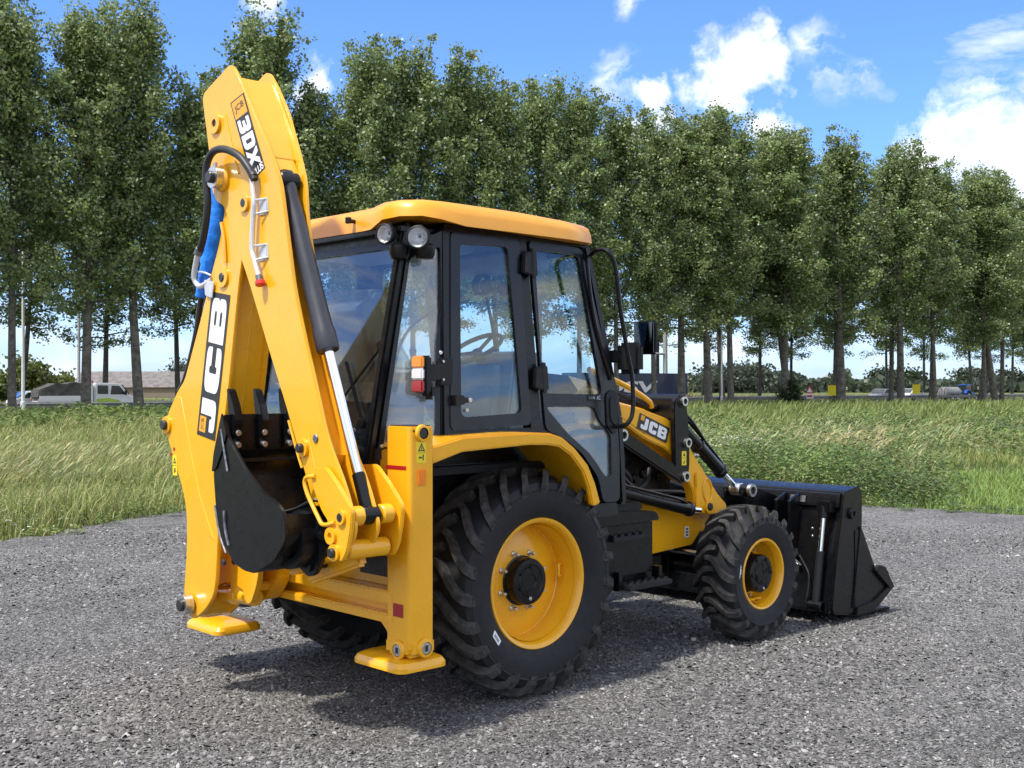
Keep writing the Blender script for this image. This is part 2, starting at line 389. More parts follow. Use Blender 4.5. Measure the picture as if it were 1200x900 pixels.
# ---- wheels
def lugs(mb, c, sg, N, base, path, w, top, lagsign=1):
    cx, cy, cz = c
    for side in (1, -1):
        for k in range(N):
            ph0 = 2*math.pi*(k+(0 if side > 0 else .5))/N
            vs = []; fs = []
            for (h, dp, hw, rb, rt) in path:
                for q, rr in ((-1, rb), (-.86, rt), (.86, rt), (1, rb)):
                    a = ph0+dp+q*hw/rt
                    vs.append((cx-rr*math.cos(a), cy+sg*side*h, cz+rr*math.sin(-a)))
            m = len(path)
            for i in range(m-1):
                for q in range(3): fs.append((i*4+q, i*4+q+1, i*4+4+q+1, i*4+4+q))
            fs.append((0, 1, 2, 3)); fs.append(((m-1)*4+3, (m-1)*4+2, (m-1)*4+1, (m-1)*4))
            mb.add(vs, fs)
def rear_wheel(sg):
    cx, cz, yc = 0, .657, sg*.805; ax = (0, sg, 0); o = (cx, yc, cz)
    rim = MB()
    rim.lathe([(.372, .160), (.383, .166), (.385, .176), (.378, .185), (.364, .182), (.352, .168), (.345, .14), (.333, .115), (.329, .05), (.327, .008), (.322, .003), (.315, .006),
               (.26, .010), (.2, .022), (.145, .026), (.001, .026)], o, ax, 64)
    rim.lathe([(.34, .14), (.335, 0), (.335, -.15), (.38, -.18)], o, ax, 48)
    w = rim.build('rear_wheel', YEL, root, 40)
    t = MB(); T = [(.372, .172), (.40, .190), (.45, .207), (.50, .214), (.545, .213), (.552, .217), (.560, .211), (.59, .200), (.608, .168), (.617, .09), (.620, 0)]
    t.use(RUB).lathe(T+[(r, -h) for r, h in T[::-1][1:]], o, ax, 72); t.use(RUBT)
    lugs(t, (cx, yc, cz), sg, 23, .63, [(-.014, .0, .0235, .61, .668), (.035, .03, .0250, .61, .668), (.075, .085, .0260, .605, .667), (.12, .16, .0265, .60, .664),
         (.172, .245, .0275, .58, .656), (.209, .30, .0285, .56, .628), (.222, .335, .0290, .54, .578), (.214, .345, .0290, .53, .548)], .028, .668)
    t.build('tyre', RUB, w, 28)
    h = MB(); h.lathe([(.148, .02), (.148, .03), (.138, .034), (.138, .094), (.132, .104), (.105, .106), (.10, .101), (.088, .101), (.084, .107), (.05, .108), (.046, .103), (.001, .103)], o, ax, 40)
    for k in range(6):
        a = k*math.pi/3+.3; p = Vector((cx+.072*math.cos(a), yc+sg*.10, cz+.072*math.sin(a)))
        h.bar(p, p+Vector((0, sg*.010, 0)), .016, .05, (math.cos(a+.8), 0, math.sin(a+.8)), .003)
    h.build('hub', BLK, w)
    b = MB()
    for k in range(8):
        a = 2*math.pi*k/8+.35; p = Vector((cx+.172*math.cos(a), yc+sg*.02, cz+.172*math.sin(a)))
        b.cyl(p, p+Vector((0, sg*.014, 0)), .019, n=10); b.cyl(p, p+Vector((0, sg*.05, 0)), .010, n=8)
    b.cyl((cx, yc+sg*.1, cz-.098), (cx, yc+sg*.112, cz-.098), .012, n=10)
    b.build('wheel_stud', ZIN, w)
    g = MB(); a = .12; pc = Vector((cx+.30*math.cos(a), yc+sg*.05, cz+.30*math.sin(a)))
    g.tube([pc+Vector((.03, 0, .035)), pc+Vector((-.03, sg*.03, .035)), pc+Vector((-.035, sg*.035, 0)), pc+Vector((-.03, sg*.03, -.035)), pc+Vector((.03, 0, -.035))], .008, 8)
    g.build('valve_guard', YEL, w)
    s = MB(); s.use(DWHT)
    def side(u, v, wd):                       # u along the circle, v outward radius
        a = math.pi+.62+u/.46; r = v
        return (cx+r*math.cos(a), yc+sg*(.2095+wd-(.47-r)*.18), cz+r*math.sin(a))
    s.prism(R2([(-.045, .43), (.045, .43), (.045, .465), (-.03, .465)], .006), side, 0, .0015, 0)
    s.use(DBLK)
    for q in range(5): s.prism([(-.022+.011*q, .438), (-.016+.011*q, .438), (-.016+.011*q, .456), (-.022+.011*q, .456)], side, .0016, .0024, 0)
    s.build('tyre_sticker', None, w)
    return w
def front_wheel(sg):
    cx, cz, yc = 2.20, .474, sg*.895; ax = (0, sg, 0); o = (cx, yc, cz)
    rim = MB()
    rim.lathe([(.243, .128), (.252, .133), (.254, .141), (.248, .148), (.236, .145), (.228, .13), (.222, .10), (.212, .07), (.208, .0), (.20, -.02), (.15, -.015), (.001, -.015)], o, ax, 56)
    rim.lathe([(.215, .1), (.212, 0), (.215, -.11), (.25, -.14)], o, ax, 40)
    w = rim.build('front_wheel', YEL, root, 40)
    t = MB(); T = [(.246, .138), (.27, .150), (.31, .160), (.345, .162), (.36, .165), (.368, .160), (.40, .150), (.420, .122), (.430, .06), (.432, 0)]
    t.use(RUB).lathe(T+[(r, -h) for r, h in T[::-1][1:]], o, ax, 64); t.use(RUBT)
    lugs(t, (cx, yc, cz), sg, 20, .44, [(-.038, .0, .0185, .42, .480), (.0, .0, .0215, .42, .480), (.03, .02, .0240, .42, .480), (.055, .075, .0240, .42, .479), (.085, .15, .0250, .415, .476),
         (.124, .235, .0255, .40, .469), (.151, .285, .0260, .39, .440), (.167, .32, .0260, .37, .404), (.162, .328, .0260, .355, .376)], .025, .48)
    t.build('tyre', RUB, w, 28)
    h = MB(); h.lathe([(.15, -.02), (.15, .0), (.135, .01), (.135, .118), (.128, .128), (.10, .13), (.095, .124), (.075, .124), (.07, .132), (.03, .132), (.026, .126), (.001, .126)], o, ax, 36)
    for k in range(6):
        a = k*math.pi/3; p = Vector((cx+.112*math.cos(a), yc+sg*.125, cz+.112*math.sin(a))); h.cyl(p, p+Vector((0, sg*.012, 0)), .013, n=8)
        p = Vector((cx+.06*math.cos(a+.4), yc+sg*.126, cz+.06*math.sin(a+.4))); h.bar(p, p+Vector((0, sg*.010, 0)), .012, .035, (math.cos(a+1.1), 0, math.sin(a+1.1)), .003)
    h.build('hub', BLK, w)
    b = MB()
    for k in range(8):
        a = 2*math.pi*k/8+.2; p = Vector((cx+.178*math.cos(a), yc-sg*.015, cz+.178*math.sin(a)))
        b.cyl(p, p+Vector((0, sg*.025, 0)), .012, n=8)
    b.cyl((cx+.01, yc+sg*.12, cz-.105), (cx+.01, yc+sg*.142, cz-.105), .010, n=8)
    b.build('wheel_stud', ZIN, w)
    g = MB()
    for a in (-1.35, -1.75):
        pc = Vector((cx+.19*math.cos(a), yc+sg*.04, cz+.19*math.sin(a))); g.tube([pc+Vector((.02, -sg*.03, 0)), pc+Vector((.03, sg*.02, 0)), pc+Vector((0, sg*.035, 0)), pc+Vector((-.03, sg*.02, 0)), pc+Vector((-.02, -sg*.03, 0))], .009, 7)
    g.build('valve_guard', YEL, w)
    s = MB(); s.use(DWHT)
    def side(u, v, wd):
        a = math.pi-.16+u/.30; r = v
        return (cx+r*math.cos(a), yc+sg*(.1555+wd-(.30-r)*.28), cz+r*math.sin(a))
    s.prism(R2([(-.05, .285), (.05, .285), (.05, .315), (-.05, .315)], .01), side, 0, .0015, 0)
    s.use(DBLK)
    for q in range(6): s.prism([(-.040+.014*q, .293), (-.032+.014*q, .293), (-.032+.014*q, .307), (-.040+.014*q, .307)], side, .0016, .0024, 0)
    s.build('tyre_sticker', None, w)
    return w
for sg in (-1, 1): rear_wheel(sg); front_wheel(sg)

# ---- chassis, axles
m = MB()
for sg in (-1, 1):
    lo, hi = sorted((sg*.47, sg*.50))
    m.prism(R2([(-.95, .62), (-.95, 1.15), (.6, 1.15), (1.2, 1.10), (1.75, 1.03), (2.12, .97), (2.30, .95), (2.32, .88), (2.28, .82), (2.20, .76), (2.08, .64), (1.25, .60), (.5, .60), (-.2, .56)], .03), XZ, lo, hi, .004)
m.box((1.95, -.469, .72), (2.28, .469, .90), .01); m.box((-.9, -.469, .62), (.9, .469, .95), .01); m.box((1.4, -.469, .64), (1.55, .469, 1.0), .01)
ch = m.build('chassis', YEL, root)
m = MB(); m.use(YEL)
for sg in (-1, 1):                       # loader tower
    lo, hi = sorted((sg*.44, sg*.468))
    m.prism(R2([(.95, 1.10), (.86, 1.75), (1.02, 1.84), (1.16, 1.72), (1.33, 1.30), (1.40, 1.07)], .04), XZ, lo, hi, .004)
m.build('loader_tower', None, root)
m = MB(); m.cyl((2.20, -.74, .474), (2.20, .74, .474), .075); m.box((2.06, -.26, .36), (2.34, .26, .60), .04); m.box((2.1, -.42, .55), (2.3, .42, .72), .03)
for sg in (-1, 1): m.box((2.08, sg*.62-.07, .36), (2.32, sg*.62+.07, .60), .04); m.cyl((2.2, sg*.72, .474), (2.2, sg*.86, .474), .11)
m.build('front_axle', BLK, root)
m = MB(); m.use(CHR).cyl((1.98, -.62, .60), (1.98, -.2, .60), .018); m.use(BLK).cyl((1.98, -.25, .60), (1.98, .25, .60), .038)
m.build('steering_cylinder', None, root)
m = MB(); m.cyl((0, -.72, .657), (0, .72, .657), .12); m.box((-.22, -.3, .42), (.22, .3, .84), .06); m.build('rear_axle', BLK, root)
m = MB(); m.box((.55, -.45, .58), (1.95, .45, 1.02), .03); m.box((1.25, -.38, 1.02), (2.0, .38, 1.42), .03)
for k in range(7): m.cyl((1.3+.09*k, -.40, 1.15+.03*(k % 3)), (1.3+.09*k, -.34, 1.15+.03*(k % 3)), .035, n=12)
m.build('engine_block', BLK, root)
m = MB()
for (a, b, r) in (((1.22, -.46, 1.05), (1.26, -.47, 1.5), .02), ((1.30, -.47, 1.02), (1.62, -.47, 1.22), .016), ((1.18, -.5, 1.3), (1.35, -.48, 1.06), .018)):
    m.tube([a, ((a[0]+b[0])/2+.06, a[1]-.04, (a[2]+b[2])/2), b], r)
m.tube([(1.10, -.55, 1.36), (1.18, -.60, 1.2), (1.34, -.60, 1.1), (1.62, -.60, 1.07), (1.85, -.58, 1.05)], .014)
m.tube([(1.10, -.53, 1.30), (1.2, -.58, 1.15), (1.4, -.58, 1.08), (1.9, -.57, .99)], .012)
m.build('hydraulic_hose', HOS, root)
m = MB()
for q in range(4): m.cyl((1.30+.05*q, -.48, 1.14-.02*q), (1.30+.05*q, -.45, 1.14-.02*q), .022, n=10); 
m.tube([(1.24, -.50, 1.22), (1.28, -.52, 1.15), (1.36, -.52, 1.11)], .012); m.build('pipe_union', ZIN, root)
m = MB(); m.use(DWHT).prism(R2([(1.985, .70), (2.035, .70), (2.035, .78), (1.985, .78)], .006), XZ, -.503, -.501, 0)
m.use(DBLK)
for q in range(3): m.prism([(1.996, .712+.022*q), (2.024, .712+.022*q), (2.024, .724+.022*q), (1.996, .724+.022*q)], XZ, -.5045, -.5035, 0)
m.build('chassis_sticker', None, ch)
# bonnet
m = MB()
prof = [(-.46, 0), (-.45, .30), (-.36, .40), (0, .43), (.36, .40), (.45, .30), (.46, 0)]
st = [(.90, 1.48, 1.0), (1.25, 1.42, .98), (1.62, 1.30, .92), (1.95, 1.22, .85), (2.06, 1.15, .5), (2.08, 1.12, .1)]
vs = [(x, y, zb+h*k) for x, zb, k in st for y, h in prof]; n = len(prof)
m.add(vs, [(i*n+j, i*n+j+1, (i+1)*n+j+1, (i+1)*n+j) for i in range(len(st)-1) for j in range(n-1)]); m.build('bonnet', YEL, root, 30)

# ---- step box
m = MB(); m.box((.575, -.86, .585), (1.195, -.52, .925), .012); m.prism(R2([(.57, .925), (.57, 1.0), (.60, 1.02), (1.17, .985), (1.205, .95), (1.205, .925)], .012), XZ, -.90, -.52, .004)
m.box((.60, -.86, .985), (1.1, -.5, 1.05), .02)
sb = m.build('step_box', BLK, root)
def tread(name, x0, x1, y0, y1, z):
    m = MB(); m.box((x0, y0, z-.03), (x1, y1, z), .004); n = int((x1-x0)/.035)
    for k in range(n):
        for j in range(1 if y1-y0 < .06 else 2):
            p = (x0+.02+k*.035, y0+.016+j*.055+(.02 if k % 2 else 0), z); m.lathe([(.014, -.002), (.012, .014), (.008, .014), (.007, 0)], p, (0, 0, 1), 8)
    m.build(name, DKM, sb)
tread('step_tread', .76, 1.12, -.895, -.862, .845); tread('step_tread', .84, 1.27, -.96, -.84, .535)
m = MB(); m.box((.80, -.90, .50), (.84, -.84, .62), .004); m.box((1.2, -.90, .50), (1.24, -.84, .62), .004); m.box((.6, -.8, .50), (1.25, -.55, .59), .01); m.build('step_bracket', BLK, sb)

# ---- fenders
for sg in (-1, 1):
    f = lambda u, v, w, sg=sg: (u, sg*w, v)
    top = [(-.90, 1.435), (-.895, 1.49), (-.67, 1.535), (-.175, 1.545), (.0, 1.537), (.104, 1.508), (.21, 1.44), (.325, 1.335), (.39, 1.22), (.435, 1.10)]
    bot = [(.36, 1.09), (.33, 1.20), (.28, 1.30), (.18, 1.40), (.08, 1.455), (-.02, 1.47), (-.175, 1.475), (-.67, 1.455), (-.88, 1.40)]
    m = MB(); m.prism(R2(top+bot, .012, 2), f, 1.045, 1.08, .010)
    thin = [(u, v) for u, v in top[1:]]+[(u-.012, v-.014) for u, v in top[1:][::-1]]
    m.prism(thin, f, .60, 1.050, 0)
    m.prism(R2([(.525, 1.44), (.62, 1.475), (1.078, 1.505), (1.078, 1.405), (.72, 1.35), (.525, 1.315)], .025), lambda u, v, w, sg=sg: (w, sg*u, v-.015), -.90, -.87, .008)
    m.build('fender', YEL, root, 30)
m = MB()
m.box((-.62, -.56, .95), (.78, .56, 1.5), .01); m.box((-.88, -.56, 1.0), (-.62, .56, 1.36), .01)
for sg in (-1, 1): m.box((.48, sg*.66-.16, 1.04), (.76, sg*.66+.16, 1.22), .01)
m.build('cab_underbody', BLK, root)

# ---- cab
def SP(sg, off=0): return lambda x, z, w: (x, sg*(.86-(z-1.4)*.08+w+off), z)
m = MB()
for sg in (-1, 1):
    s = SP(sg)
    m.bar((-.95, sg*.60, 1.34), (-.735, sg*.66, 2.69), .055, .075, (1, 0, 0), .012)                 # rear pillar
    m.bar(s(-.585, 1.46, -.03), s(-.515, 2.70, -.03), .06, .075, (1, 0, 0), .012)                 # rear side post
    m.prism(R2([(.075, 1.50), (.17, 1.50), (.125, 2.71), (.055, 2.71)], .01), s, -.075, -.006, .006)   # door post
    m.bar(s(.885, 1.60, -.03), s(.665, 2.70, -.03), .055, .06, (1, 0, 0), .012); m.bar(s(.875, 1.05, -.03), s(.885, 1.62, -.03), .055, .06, (1, 0, 0), .012)
    m.prism([(-.60, 1.47), (-.60, 1.555), (.17, 1.56), (.36, 1.49), (.36, 1.43), (.17, 1.47)], s, -.08, -.004, .006)          # sill
    m.prism([(-.53, 2.69), (-.53, 2.735), (.68, 2.735), (.68, 2.69)], s, -.10, -.004, .004)
    m.prism([(.56, .98), (.56, 1.07), (.80, 1.07), (.80, .98)], s, -.2, .012, .01)                 # foot of the door post
    m.bar((-.92, sg*.60, 1.40), s(-.56, 1.48, -.04), .06, .14, (0, 0, 1), .01)
m.box((-.735, -.66, 2.60), (-.69, .66, 2.73), .01); m.box((.60, -.70, 2.64), (.68, .70, 2.73), .01); m.box((-.98, -.62, 1.24), (-.90, .62, 1.37), .01)
m.box((.84, -.78, 1.5), (.89, .78, 1.56), .01); m.box((-.80, -.70, 2.672), (.62, .70, 2.70), .004)
m.box((.80, -.80, 1.05), (.86, .80, 1.5), .01)
cf = m.build('cab_frame', BLK, root)
# roof: lofted shell with rounded edges and raised rear corners
half = [(.70, 0), (.70, -.55), (.685, -.74), (.62, -.825), (.40, -.845), (0, -.85), (-.45, -.85), (-.62, -.845), (-.74, -.815), (-.82, -.72), (-.835, -.58), (-.81, -.44), (-.80, -.36), (-.80, 0)]
path = half+[(x, -y) for x, y in half[-2:0:-1]]
def zlow(x, y):
    if x < -.5 and .48 < abs(y): return 2.712+.035*min(1, (abs(y)-.42)/.2)*min(1, (-.45-x)/.25)
    if x < -.7: return 2.700
    return 2.712-.004*(x > .5)
lv = [(0, 0.0, 0), (.006, .0, 0), (.0, .45, 0), (-.012, .80, 0), (-.035, .96, 0), (-.085, 1.0, .006), (-.25, 1.0, .016), (-.55, 1, .022)]
vs = []; n = len(path)
for off, k, dz in lv:
    for x, y in path:
        s = 1+off/.8; ztop = 2.848-.03*max(0, (x+.2)/.9)**2-.012*(x < -.7)*(abs(y) < .45)
        vs.append((x*s-.05*(1-s), y*s, zlow(x, y)+(ztop-zlow(x, y))*k+dz))
fs = [(i*n+j, i*n+(j+1) % n, (i+1)*n+(j+1) % n, (i+1)*n+j) for i in range(len(lv)-1) for j in range(n)]
fs.append(tuple(range((len(lv)-1)*n, len(lv)*n))); fs.append(tuple(range(n))[::-1])
m = MB(); m.add(vs, fs); rf = m.build('roof', ORG, root, 50)
m = MB(); m.cyl((-.80, -.27, 2.765), (-.845, -.27, 2.765), .012, n=12); m.cyl((-.845, -.27, 2.75), (-.845, -.27, 2.785), .018, n=12); m.build('roof_nozzle', DKM, rf)
m = MB(); m.cyl((.70, -.66, 2.76), (.73, -.66, 2.70), .03, n=12); m.build('front_lamp_bracket', DKM, rf)
# side windows and doors
def panel(name, sg, outer, holes, m_, off=-.004, th=.022, parent=cf, r=.04, hr=.045):
    mb = MB(); s = SP(sg); mb.shape([rounded(outer, r, 5)]+[rounded(h, hr, 5) for h in holes], s, off-th, off); return mb.build(name, m_, parent)
def pane(name, sg, poly, m_, off, parent, r=.03):
    mb = MB(); mb.prism(rounded(poly, r, 4), SP(sg), off-.005, off, 0); return mb.build(name, m_, parent)
FRM = mat('window_frame_black', (.006, .008, .012), .24, coat=.1, spec=.32, var=.06)
for sg in (-1, 1):
    w = panel('rear_side_window', sg, [(-.488, 2.69), (.048, 2.70), (.068, 1.578), (-.565, 1.562)],
              [[(-.424, 2.628), (-.046, 2.640), (-.004, 1.648), (-.481, 1.632)]], FRM, .006, .02, cf)
    pane('window_pane', sg, [(-.44, 2.645), (-.03, 2.655), (.012, 1.632), (-.497, 1.616)], G_SIDE, -.010, w)
    d = panel('cab_door', sg, [(.136, 2.695), (.60, 2.68), (.845, 1.77), (.845, 1.36), (.82, 1.075), (.665, 1.075), (.635, 1.23), (.50, 1.39), (.341, 1.49), (.19, 1.545)],
              [[(.178, 2.64), (.565, 2.632), (.715, 1.755), (.185, 1.765)], [(.195, 1.685), (.635, 1.68), (.665, 1.60), (.775, 1.50), (.755, 1.235), (.70, 1.235), (.57, 1.385), (.381, 1.515)]], FRM, .006, .024, cf)
    pane('door_pane', sg, [(.165, 2.652), (.575, 2.645), (.73, 1.742), (.172, 1.752)], G_SIDE, -.010, d)
    pane('lower_pane', sg, [(.18, 1.70), (.645, 1.695), (.68, 1.61), (.79, 1.51), (.77, 1.22), (.69, 1.22), (.56, 1.37), (.37, 1.50)], G_DUST, -.010, d)
    h = MB(); s = SP(sg)
    for zz, xx in ((2.55, .10), (1.86, .14)):
        h.prism(R2([(xx-.055, zz-.06), (xx-.04, zz+.05), (xx+.0, zz+.07), (xx+.065, zz+.07), (xx+.065, zz-.075), (xx+.01, zz-.075)], .012), s, .008, .040, .006)
        h.cyl(s(xx+.03, zz-.09, .035), s(xx+.03, zz+.09, .035), .014, n=12)
    h.build('hinge', DKM, d)
    h = MB(); h.use(DKM).prism(R2([(-.545, 1.70), (-.545, 1.76), (-.47, 1.755), (-.47, 1.705)], .01), s, .008, .035, .006); h.prism(R2([(-.48, 1.715), (-.48, 1.745), (-.40, 1.745), (-.40, 1.715)], .01), s, .010, .020, .003)
    h.use(ZIN).cyl(s(-.425, 1.73, .018), s(-.425, 1.73, .032), .014, n=12); h.cyl(s(-.43, 1.672, -.006), s(-.43, 1.672, .004), .012, n=10); h.build('window_latch', None, w)
    h = MB(); h.prism(R2([(.73, 1.55), (.735, 1.76), (.80, 1.79), (.845, 1.77), (.845, 1.55), (.80, 1.49)], .035), s, .008, .016, .004)
    h.prism(R2([(.76, 1.60), (.765, 1.73), (.80, 1.75), (.825, 1.73), (.825, 1.58), (.79, 1.56)], .02), s, .0165, .024, .003); h.build('door_handle', DKM, d)
    h = MB(); h.use(DBLK).prism(R2([(.57, 1.715), (.57, 1.755), (.70, 1.755), (.70, 1.715)], .004), s, .0065, .0085, 0)
    P = lambda u, v, w_, sg=sg: s(u if sg < 0 else 1.27-u, v, w_)
    h.use(DWHT).text('AC', P, .009, .010, (.655, 1.722, .69, 1.748), bold=.02); h.use(GREYP)
    for q in range(3): h.prism([(.585+.02*q, 1.727), (.598+.02*q, 1.727), (.598+.02*q, 1.743), (.585+.02*q, 1.743)], s, .009, .010, 0); h.build('door_sticker', None, d)
# rear quarter windows (set across the corner) and rear screen
for sg in (-1, 1):
    a0, a1 = Vector((-.925, sg*.64, 1.40)), Vector((-.60, sg*.835, 1.48)); b0, b1 = Vector((-.735, sg*.69, 2.60)), Vector((-.535, sg*.745, 2.69))
    def Q(u, v, w, sg=sg): 
        p = a0.lerp(a1, u).lerp(b0.lerp(b1, u), v); nn = (a1-a0).cross(b0-a0).normalized()
        if nn.y*sg < 0: nn = -nn
        return p+nn*w
    mb = MB(); mb.shape([rounded([(0, 0), (1, 0), (1, 1), (0, 1)], .03), rounded([(.08, .05), (.86, .05), (.86, .52), (.93, .58), (.93, .93), (.1, .93)], .05)], Q, -.012, .006)
    w = mb.build('rear_quarter_window', FRM, cf)
    mb = MB(); mb.prism([(.03, .02), (.97, .02), (.97, .97), (.03, .97)], Q, -.020, -.015, 0); mb.build('window_pane', G_DUST, w)
    mb = MB()
    for u, v in ((.96, .04), (.06, .06), (.95, .30), (.95, .43)): p = Vector(Q(u, v, .004)); mb.cyl(p, p+(Vector(Q(u, v, 1))-Vector(Q(u, v, 0)))*.012, .011, n=10)
    mb.build('fastener', ZIN, w)
RS = lambda u, v, w: (-.955+(v-1.34)*.178-w, u*(1+(v-1.34)*.08/1.3), v)
mb = MB(); mb.shape([rounded([(-.60, 1.36), (.60, 1.36), (.60, 2.63), (-.60, 2.63)], .04), rounded([(-.565, 1.40), (.565, 1.40), (.565, 2.59), (-.565, 2.59)], .05)], RS, -.01, .012)
rs = mb.build('rear_screen', FRM, cf)
mb = MB(); mb.prism([(-.58, 1.39), (.58, 1.39), (.58, 2.60), (-.58, 2.60)], RS, -.004, .001, 0); mb.build('screen_pane', G_REAR, rs)
mb = MB(); mb.use(DKM).bar(RS(-.50, 1.62, .02), RS(-.27, 1.95, .02), .022, .012); mb.bar(RS(-.30, 1.75, .018), RS(-.56, 2.02, .018), .016, .01); mb.cyl(RS(-.50, 1.60, -.0), RS(-.50, 1.60, .03), .03, n=14)
mb.use(ZIN).cyl(RS(-.47, 1.46, .012), RS(-.47, 1.46, .02), .02, n=12); mb.cyl(RS(-.44, 1.56, .012), RS(-.44, 1.56, .02), .013, n=12); mb.build('wiper', None, rs)
mb = MB(); mb.prism([(-.66, 1.58), (.66, 1.58), (.66, 2.62), (-.66, 2.62)], lambda u, v, w: (.875-(v-1.5)*.185+w, u, v), 0, .005, 0); mb.build('windscreen', G_SIDE, cf)
# work lamps
for sg in (-1, 1):
    for (p, ax, r) in (((-.86, sg*.640, 2.652), (-.95, sg*.30, -.05), .052), ((-.80, sg*.855, 2.620), (-.80, sg*.60, -.06), .057)):
        mb = MB(); ax = Vector(ax).normalized(); p = Vector(p); o = p-ax*.07
        mb.lathe([(.001, 0), (r*.55, .0), (r*.9, .025), (r*1.12, .055), (r*1.14, .082), (r*1.0, .086), (r*.98, .078)], o, ax, 28)
        mb.cyl(p-ax*.05, p-ax*.05+Vector((0, 0, .07)), .014, n=10)
        l = mb.build('work_lamp', DKM, cf)
        mb = MB(); mb.lathe([(r*.99, .079), (r*.8, .084), (r*.4, .088), (.001, .089)], o, ax, 28); mb.build('lamp_lens', G_LAMP, l)
        mb = MB(); mb.lathe([(r*.98, .076), (r*.7, .05), (r*.3, .03), (.001, .028)], o, ax, 24); mb.build('lamp_reflector', REFL, l)
    mb = MB()
    for (x, y) in ((-.80, .69), (-.70, .79)): mb.lathe([(.001, -.055), (.045, -.05), (.056, -.025), (.058, .02), (.03, .04), (.001, .045)], (x, sg*y, 2.565), (0, 0, 1), 24)
    mb.build('lamp_pod', BLK, cf)
    # tail light cluster on its bracket
    mb = MB(); X, Y, Z = (-.80, .865, 1.875) if sg < 0 else (-.77, .745, 1.89)
    mb.use(DKM).box((X+.002, sg*Y-.052, Z-.105), (X+.05, sg*Y+.052, Z+.10), .01); mb.box((X+.03, sg*(Y+.01)-.04, Z-.14), (X+.09, sg*(Y+.01)+.04, Z-.05), .02)
    mb.bar((X+.03, sg*(Y+.01), Z+.0), (-.61, sg*.86, Z+.02), .03, .09, (0, 0, 1), .006); mb.box((-.66, sg*.862-.012, Z-.06), (-.565, sg*.862+.012, Z+.09), .005)
    tl = mb.build('tail_light', None, root)
    for nm, mt, z0, z1 in (('turn_lens', AMB, .033, .098), ('reverse_lens', CLR, -.031, .032), ('brake_lens', REDL, -.100, -.033)):
        mb = MB(); mb.box((X-.022, sg*Y-.047, Z+z0), (X+.004, sg*Y+.047, Z+z1), .008); mb.build(nm, mt, tl)
    mb = MB(); mb.cyl((-.64, sg*.876, Z+.07), (-.64, sg*.884, Z+.07), .008, n=8); mb.cyl((-.64, sg*.876, Z-.03), (-.64, sg*.884, Z-.03), .008, n=8); mb.build('fastener', ZIN, tl)
# inside the cab
mb = MB(); mb.box((-.60, -.72, 1.30), (.80, .72, 1.345), .005); mb.build('cab_floor', DKM, cf)
mb = MB(); mb.use(GREYP).prism(R2([(.40, 1.345), (.50, 2.03), (.70, 2.05), (.80, 1.95), (.82, 1.345)], .05), XZ, -.26, .30, .02); mb.prism(R2([(.36, 1.5), (.42, 1.95), (.48, 1.95), (.46, 1.5)], .02), XZ, -.15, .12, .01)
con = mb.build('console', None, cf)
mb = MB(); c = Vector((.40, .02, 2.06)); ax = Vector((-.6, 0, 1)).normalized(); xx = Vector((0, 1, 0)); yy = ax.cross(xx)
mb.tube([c+xx*.19*math.cos(t)+yy*.19*math.sin(t) for t in [2*math.pi*k/28 for k in range(29)]], .016, 8, 1)
for t in (.5, 2.6, 4.7): mb.tube([c-ax*.03, c+xx*.19*math.cos(t)+yy*.19*math.sin(t)], .013, 8, 1)
mb.cyl(c-ax*.25, c-ax*.01, .035, n=14); mb.cyl(c+xx*.14+yy*.12, c+xx*.14+yy*.12+ax*.07, .03, n=12); mb.build('steering_wheel', DKM, con)
mb = MB(); mb.prism(R2([(-.62, 1.75), (-.60, 1.86), (-.14, 1.90), (-.10, 1.80), (-.14, 1.74)], .04), XZ, -.25, .25, .03); mb.prism(R2([(-.62, 1.82), (-.72, 2.30), (-.62, 2.34), (-.52, 2.20), (-.46, 1.84)], .05), XZ, -.23, .23, .03)
mb.box((-.56, -.2, 1.345), (-.2, .2, 1.75), .03); st_ = mb.build('seat', SEAT, cf)
mb = MB(); mb.prism(R2([(-.66, 1.70), (-.77, 2.26), (-.70, 2.40), (-.58, 2.38), (-.44, 2.10), (-.40, 1.92), (-.10, 1.93), (-.06, 1.70)], .06), XZ, -.28, .28, .06)
mb.v = [(x+.02*math.sin(31*z+9*y), y+.02*math.sin(23*x+17*z), z+.015*math.sin(27*y+19*x)) for x, y, z in mb.v]; mb.build('seat_cover', FILM, st_)
mb = MB()
for x, y in ((-.62, .30), (-.60, -.32), (-.66, .42), (-.30, .38), (.30, .5)): mb.tube([(x, y, 1.345), (x-.02, y*1.02, 1.8), (x-.05, y, 2.02)], .012, 8); mb.lathe([(.001, -.04), (.022, -.02), (.026, .02), (.001, .04)], (x-.05, y, 2.04), (0, 0, 1), 12)
mb.tube([(.10, .50, 1.345), (.10, .52, 1.9), (.18, .45, 2.2), (.28, .2, 2.35)], .012, 8); mb.build('control_lever', DKM, cf)
mb = MB(); mb.tube([(.66, .10, 2.05), (.62, .10, 2.25), (.57, .10, 2.42)], .012, 8); mb.ring((.555, .10, 2.50), (-1, 0, .1), .075, .06, .05); mb.cyl((.59, .10, 2.49), (.54, .10, 2.50), .04)
mb.cyl((.60, -.02, 2.46), (.64, -.02, 2.48), .05); mb.bar((.6, .1, 2.47), (.64, -.1, 2.47), .03, .03); mb.build('cab_fan', DKM, cf)
mb = MB(); mb.prism(R2([(.30, 2.672), (.34, 2.58), (.62, 2.56), (.66, 2.672)], .03), XZ, -.45, .45, .01); mb.prism(R2([(-.70, 2.672), (-.64, 2.61), (-.1, 2.61), (-.06, 2.672)], .03), XZ, -.5, .5, .01); mb.build('headliner', GREYP, cf)
